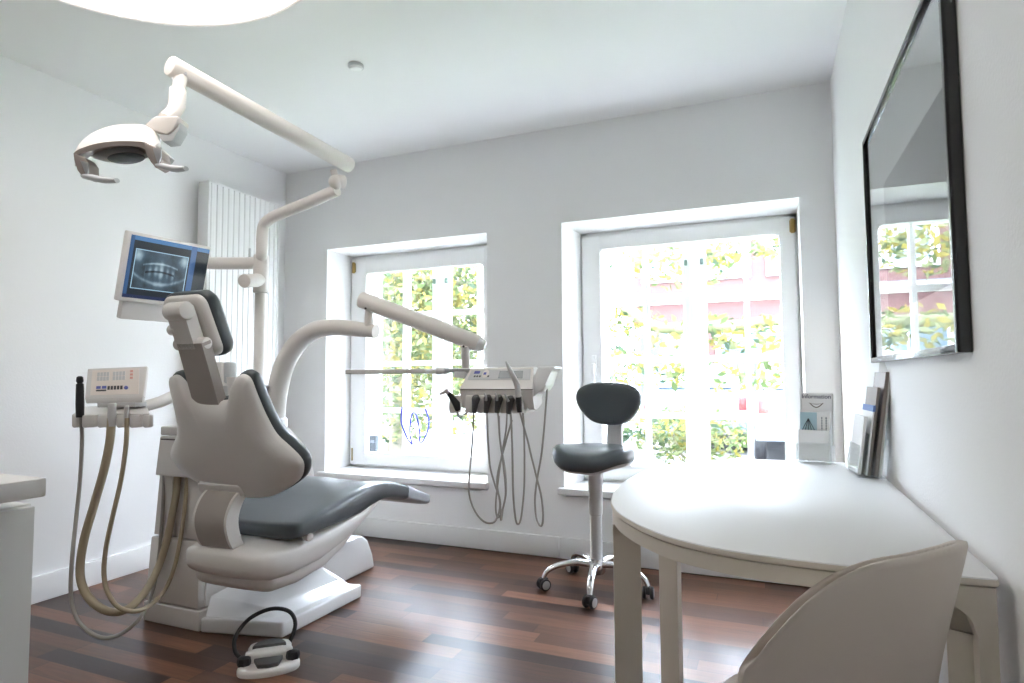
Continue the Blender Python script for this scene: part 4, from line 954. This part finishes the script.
leaflet_set('b', 'clear leaflet stand leaning by the right wall, seen from its side', (p2q.x, p2q.y, DT+.0005), math.radians(-86), [
    (.001, .008, .125, .0, 'paper', 'pale leaflet in the front step of the stand by the wall', None),
    (.022, .004, .150, .0, 'paper', 'white leaflet with a blue top edge in the middle of the wall-side stand', lambda o, y, h, x: fl(o, 'blue_edge', 'bluestripe', lambda b: b.box(x-.0695, x+.0695, y-.0006, y+.0060, h-.018, h+.0006))),
    (.0268, .007, .19, .0, 'paper3', 'dark brown leaflet in the middle of the wall-side stand', None),
    (.044, .010, .225, .0, 'paper3', 'dark brown leaflet next to the back of the wall-side stand', None),
    (.0545, .005, .265, .0, 'paper2', 'tallest grey leaflet at the back of the wall-side stand', None)], math.radians(7.5), .15, 1.4, .72)

# ------------------------------------------------------------------ tooth outline on the left window, small sensor block
t = B()
YT = YR+.004
for path in ([(402, 407), (401.2, 416), (401.6, 424), (406.6, 436.7), (411.5, 444.5)], [(412.6, 444.5), (410.2, 437), (409.8, 428), (411.3, 416), (414, 412.5), (416.4, 416), (418.4, 424), (419.8, 434), (419.7, 440.5), (421.5, 442.4), (424.5, 438.5), (428, 429.5), (429, 421), (427.2, 414), (425, 408)]):
    t.tube(cr([atY(x, y, YT) for x, y in path], 6), .0056, n=8)
o = t.build('tooth_outline', 'blue', None, ang=60)
tag(o, 'blue tooth outline fixed to the lower pane of the left window', 'window decoration')
p = atY(373.5, 444, 3.80)
t = thing('window_sensor', 'small slate-grey block standing inside the lower corner of the left window', 'sensor', p)
B().box(p.x-.028, p.x+.028, 3.785, 3.825, SBZ+.001, p.z+.062, .005).build('housing', 'sensor', t)
B().box(p.x-.018, p.x+.018, 3.782, 3.7855, p.z+.01, p.z+.03, .001).build('label', 'displaygrey', t)

# ------------------------------------------------------------------ outside: street, trees, house, cars
def leafmat(name, col, tr):
    q = NT(name); d = q.add('BsdfDiffuse', {'Color': col}); s = q.add('BsdfTranslucent', {'Color': tr}); mx = q.add('MixShader', {0: .4}); q.set(mx, 1, d); q.set(mx, 2, s); q.surf(mx); return q.m
M['leaf_y'] = leafmat('leaf_yellow', (.15, .125, .035, 1), (.165, .14, .035, 1))
M['leaf_g'] = leafmat('leaf_green', (.05, .07, .03, 1), (.07, .095, .035, 1))
M['leaf_d'] = leafmat('leaf_dark', (.03, .045, .03, 1), (.035, .06, .03, 1))
M['leaf_l'] = leafmat('leaf_pale', (.12, .13, .07, 1), (.14, .155, .07, 1))
M['bark'] = mat('bark', (.10, .085, .055, 1), .9, bump=.5, bscale=40, var=.4)
M['moss'] = mat('mossy_bark', (.12, .13, .06, 1), .9, bump=.5, bscale=40, var=.4)
M['ground'] = mat('street_paving', (.20, .20, .20, 1), .9, var=.2)
M['lawn'] = mat('verge', (.10, .16, .05, 1), .9, var=.4)
def brickmat():
    q = NT('red_brick'); tc = q.add('TexCoord'); mp = q.add('Mapping', {'Vector': tc.outputs['Object'], 'Rotation': (PI/2, 0, 0)})
    br = q.add('TexBrick', {'Vector': mp, 'Color1': (.050, .014, .011, 1), 'Color2': (.062, .021, .017, 1), 'Mortar': (.07, .058, .053, 1), 'Scale': 4.0, 'Mortar Size': .015})
    q.surf(q.add('BsdfPrincipled', {'Base Color': br.outputs[0], 'Roughness': .85})); return q.m
M['brick'] = brickmat()
M['stone'] = mat('white_stone', (.30, .29, .28, 1), .8)
M['shopglass'] = mat('shop_glass', (.05, .075, .095, 1), .08)
M['carpaint'] = mat('car_paint_blue', (.06, .085, .12, 1), .35, coat=.6)
M['carpaint2'] = mat('car_paint_silver', (.12, .135, .155, 1), .35, coat=.6)
M['taillight'] = mat('tail_light', (.55, .03, .03, 1), .2)
M['plate'] = mat('car_number_plate', (.75, .75, .72, 1), .4)
M['slate'] = mat('roof_slate', (.08, .09, .10, 1), .7)
GZ = -.25
struct(B().box(-16, 10, YO, 34, GZ-.1, GZ).build('ground', 'ground', smooth=False))
struct(B().box(-16, 10, YO+.6, 8.6, GZ, GZ+.03).build('ground_verge', 'lawn', smooth=False))
def crown(b, blobs, n, size, w, seed=1):
    R = random.Random(seed); tot = sum(r[0]*r[1]*r[2] for _, r in blobs)
    for c, r in blobs:
        for _ in range(int(n*(r[0]*r[1]*r[2])/tot)):
            while True:
                q = V((R.uniform(-1, 1), R.uniform(-1, 1), R.uniform(-1, 1)))
                if q.length <= 1: break
            p = V(c)+V((q.x*r[0], q.y*r[1], q.z*r[2]))
            d = V((R.gauss(0, 1), R.gauss(0, 1), R.gauss(-.3, .7))).normalized(); u = d.orthogonal().normalized(); u = Matrix.Rotation(R.uniform(0, 6.3), 3, d) @ u
            s = size*R.uniform(.6, 1.3); v0 = b.bm.verts.new(p-d*s); v1 = b.bm.verts.new(p+u*s*.42); v2 = b.bm.verts.new(p+d*s); v3 = b.bm.verts.new(p-u*s*.42)
            f1 = b.bm.faces.new((v0, v1, v2)); f2 = b.bm.faces.new((v0, v2, v3)); k = R.choices(range(len(w)), w)[0]; f1.material_index = f2.material_index = k
LM = ['leaf_y', 'leaf_g', 'leaf_l', 'leaf_d']
def tree(label, x, y, h, r, blobs, n, size, w, seed, limbs=()):
    t = thing('tree', label, 'tree', (x, y, GZ), 'trees outside the windows')
    B().tube(cr([(x, y, GZ-.05), (x+.05, y, GZ+h*.3), (x-.04, y+.05, GZ+h*.65), (x+.02, y, GZ+h)], 4), [r*1.3, r, r*.8, r*.4], n=12).build('trunk', 'bark', t, ang=60)
    for q, rr_, mt in limbs: B().tube(cr(q, 5), rr_, n=10).build('branch', mt, t, ang=60)
    b = B(); crown(b, blobs, n, size, w, seed); bm = b.bm
    me_mats = LM
    b.build('crown', me_mats, t, smooth=False)
    return t
tree('leafy yellow-green tree filling the view from the left window', -6.1, 9.2, 3.6, .13, [((-6.6, 8.6, 2.5), (2.0, 1.0, 1.1)), ((-5.2, 8.4, 2.2), (1.7, 1.0, 1.2)), ((-4.3, 8.6, 2.6), (1.2, .9, .9)), ((-5.4, 8.2, .9), (2.0, .7, .9))], 9500, .075, (5, 6, 4, 1), 3,
     [([(-6.1, 9.2, 2.2), (-5.2, 8.8, 2.6), (-4.2, 8.5, 2.5)], [.07, .05, .03], 'bark'), ([(-6.1, 9.2, 1.6), (-6.8, 8.8, 2.3), (-7.4, 8.5, 3.0)], [.07, .05, .03], 'bark')])
tree('greener bushy tree low behind the left window', -4.2, 10.8, 3.0, .10, [((-4.8, 10.9, 1.3), (1.6, .8, 1.3)), ((-6.8, 11.2, 1.5), (1.8, .8, 1.5)), ((-8.0, 11.6, 2.0), (1.6, .8, 1.8))], 6000, .09, (2, 8, 4, 2), 5)
zb = atY(720, 324, 6.3).z
tree('sparse yellowing tree with a mossy level branch outside the right window', -2.05, 6.6, 5.0, .12,
     [((-1.35, 6.5, 2.55), (.50, .5, .35)), ((-.75, 6.4, 2.2), (.55, .5, .28)), ((-.2, 6.3, 2.45), (.6, .5, .30)), ((.6, 6.2, 2.3), (.6, .5, .40)), ((-1.35, 6.3, 1.62), (.40, .5, .22)), ((-.65, 6.2, 1.45), (.55, .4, .20)), ((.05, 6.2, 1.38), (.55, .4, .25)), ((-1.2, 6.2, 1.12), (.65, .4, .20)), ((-.3, 6.1, 1.05), (.7, .4, .18)), ((.9, 6.0, 1.3), (.6, .5, .45)), ((-1.0, 6.1, .62), (.4, .3, .12)), ((1.6, 5.8, 1.9), (.6, .6, .7))], 4200, .055, (7, 2, 5, 1), 9,
     [([(-2.05, 6.6, 2.3), (-1.6, 6.4, 1.95), (-1.2, 6.35, zb+.10), (-.98, 6.3, zb-.02), (-.4, 6.3, zb-.03), (.05, 6.3, zb+.01), (.6, 6.2, zb+.04), (1.2, 6.1, zb+.14)], [.075, .065, .06, .055, .055, .05, .05, .035], 'moss'),
      ([(-2.05, 6.6, 2.6), (-1.7, 6.4, 2.45), (-1.35, 6.3, 2.15), (-1.0, 6.25, 2.02)], [.05, .045, .03, .02], 'bark'), ([(-1.0, 6.3, zb), (-1.1, 6.2, zb-.25), (-1.3, 6.15, zb-.5)], [.03, .025, .01], 'bark')])
t = thing('conifer', 'dark bluish conifer behind the sparse tree outside the right window', 'tree', (-2.35, 8.6, GZ), 'trees outside the windows')
B().tube([(-2.35, 8.6, GZ), (-2.35, 8.6, 3.2)], [.09, .02], n=10).build('trunk', 'bark', t)
b = B(); crown(b, [((-2.35, 8.6, .2+.40*k), (.7-.08*k, .6-.07*k, .15)) for k in range(8)], 1300, .07, (0, 2, 1, 8), 11); b.build('crown', LM, t, smooth=False)
# house across the street
hy = 17.0
t = thing('brick_house', 'red brick house with white window surrounds across the street', 'building', (.5, hy, GZ))
B().box(-3.4, 9, hy, hy+6, GZ, 6.2).build('wall', 'brick', t, smooth=False)
b = B().box(-3.55, 9, hy-.25, hy+6, 3.10, 3.22).box(-3.55, 9, hy-.3, hy+6, 6.1, 6.3); b.build('stone_band', 'stone', t, smooth=False)
B().box(-3.4, 9, hy-.2, hy+.1, 3.215, 3.27).build('ledge_roof', 'slate', t, smooth=False)
for k, x in enumerate((-2.55, -.95, .65, 2.25, 3.85)):
    f = B().box(x-.62, x+.62, hy-.08, hy+.02, 3.6, 5.7, .01).build('window', 'stone', t)
    B().box(x-.42, x-.03, hy-.09, hy-.07, 3.8, 5.5).box(x+.03, x+.42, hy-.09, hy-.07, 3.8, 5.5).build('glass', 'shopglass', f, smooth=False)
for k, x in enumerate((-2.45, -.35, 1.75, 3.85)):
    f = B().box(x-.9, x+.9, hy-.10, hy+.02, GZ, 2.4, .01).build('shop_window', 'stone', t)
    B().box(x-.78, x+.78, hy-.115, hy-.09, GZ+.45, 2.2).build('glass', 'shopglass', f, smooth=False)
    b = B(); b.box(x-.02, x+.02, hy-.13, hy-.10, GZ+.45, 2.2).box(x-.78, x+.78, hy-.13, hy-.10, 1.55, 1.6); b.build('glazing_bar', 'stone', f, smooth=False)
t = thing('far_house', 'pale rendered house far behind the trees of the left window', 'building', (-9, 19, GZ))
B().box(-16, -6.6, 18, 24, GZ, 4.2).build('wall', 'stone', t, smooth=False)
b = B(); b.prism([(-16.2, 17.8, 4.2), (-16.2, 21, 6.0), (-16.2, 24.2, 4.2)], (9.8, 0, 0)); b.build('roof', 'slate', t, smooth=False)
for x in (-13.5, -11.5, -9.5, -7.6): B().box(x-.5, x+.5, 17.93, 18.02, .8, 2.6, .01).build('window', 'shopglass', t)
def car(label, x, y, paint, rz):
    """hatchback with its tail towards the window; local y forward"""
    t = thing('car', label, 'car', (x, y, GZ), 'cars parked in the street', rz)
    side = [(-2.0, .35), (-2.05, .62), (-1.98, .86), (-1.80, 1.06), (-1.45, 1.42), (-.9, 1.52), (.0, 1.50), (.45, 1.36), (1.0, .98), (1.75, .86), (2.02, .66), (2.05, .35)]
    b = B(); ws = [(-.84, .86), (-.86, 1.0), (.86, 1.0), (.84, .86)]
    rings = []
    for x_ in (-.86, -.80, -.62, .62, .80, .86):
        rings.append([(x_*(1 if z < 1.0 else 1-.22*(z-1.0)/.5), y_, z-(.02 if abs(x_) > .7 and z > 1.3 else 0)) for y_, z in side])
    b.loft(rings); b.build('body', paint, t, local=True, ang=35)
    b = B(); b.prism([(-.60, -1.795, 1.09), (.60, -1.795, 1.09), (.52, -1.485, 1.40), (-.52, -1.485, 1.40)], (0, -.02, .012)); b.build('rear_window', 'shopglass', t, local=True, smooth=False)
    for s in (-1, 1):
        b = B(); b.prism([(s*.845, -1.5, 1.05), (s*.845, .75, 1.05), (s*.72, .25, 1.40), (s*.72, -1.2, 1.42)], (s*.012, 0, .004)); b.build('side_window', 'shopglass', t, local=True, smooth=False)
        b = B(); b.box(s*.76-.07, s*.76+.07, -2.05, -1.90, .74, .96, .02); b.build('tail_light', 'taillight', t, local=True)
        for y_ in (-1.3, 1.3):
            w = B().cyl((s*.70, y_, .31), (s*.87, y_, .31), .31, n=24, bev=.03).build('wheel', 'black', t, local=True)
            B().cyl((s*.865, y_, .31), (s*.880, y_, .31), .19, n=20).build('hub_cap', 'steel', w, local=True)
    B().box(-.26, .26, -2.085, -2.04, .58, .69, .004).build('number_plate', 'plate', t, local=True)
    B().box(-.84, .84, -2.09, -1.95, .36, .55, .03).build('bumper', paint, t, local=True)
    return t
car('blue-grey car parked behind the left column of panes of the right window', -1.35, 12.6, 'carpaint', math.radians(6))
car('silver car with red tail lights seen low through the right window', .55, 11.6, 'carpaint2', math.radians(4))
# low hedge along the front garden
for k, (x, y, lab) in enumerate(((-.95, 8.3, 'yellow-green shrub low before the parked cars'), (-5.6, 6.9, 'low pale shrub under the left window trees'))):
    t = thing('shrub', lab, 'shrub', (x, y, GZ), 'shrubs in the front garden')
    b = B()
    for a in range(5): b.tube([(x, y, GZ), (x+.3*math.cos(a*1.3), y+.25*math.sin(a*1.3), GZ+.55)], [.02, .008], n=8)
    b.build('stem', 'bark', t)
    b = B(); crown(b, [((x, y, GZ+.5), (.75, .5, .42))], 1500, .05, (3, 4, 5, 1), 20+k); b.build('foliage', LM, t, smooth=False)

# ------------------------------------------------------------------ light
W = bpy.data.worlds.new('sky'); S.world = W; W.use_nodes = True; nt = W.node_tree; nt.nodes.clear()
wo = nt.nodes.new('ShaderNodeOutputWorld'); bg = nt.nodes.new('ShaderNodeBackground'); bg.inputs[0].default_value = (.75, .835, 1.0, 1); bg.inputs[1].default_value = SKY
nt.links.new(bg.outputs[0], wo.inputs[0])
for i, (x0, x1, z0, z1) in enumerate(WIN):
    l = bpy.data.lights.new('sky_portal', 'AREA'); l.shape = 'RECTANGLE'; l.size = x1-x0; l.size_y = z1-z0; l.cycles.is_portal = True
    o = bpy.data.objects.new('sky_portal', l); COL.objects.link(o); o.location = ((x0+x1)/2, YO+.02, (z0+z1)/2); o.rotation_euler = (-PI/2, 0, 0)
sl = bpy.data.lights.new('sun', 'SUN'); sl.energy = SUN; sl.angle = math.radians(1); sl.color = (1, .95, .86)
so_ = bpy.data.objects.new('sun', sl); COL.objects.link(so_); so_.location = (-8, 12, 10)
so_.rotation_euler = V((1.0, -.50, -.42)).to_track_quat('-Z', 'Y').to_euler()
S.view_settings.view_transform = 'Standard'; S.view_settings.look = 'None'; S.view_settings.exposure = EXPO; S.view_settings.gamma = 1; S.view_settings.use_curve_mapping = False
S.cycles.use_denoising = True; S.cycles.max_bounces = 10; S.cycles.diffuse_bounces = 6; S.cycles.transparent_max_bounces = 16; S.cycles.glossy_bounces = 6; S.cycles.sample_clamp_indirect = 40
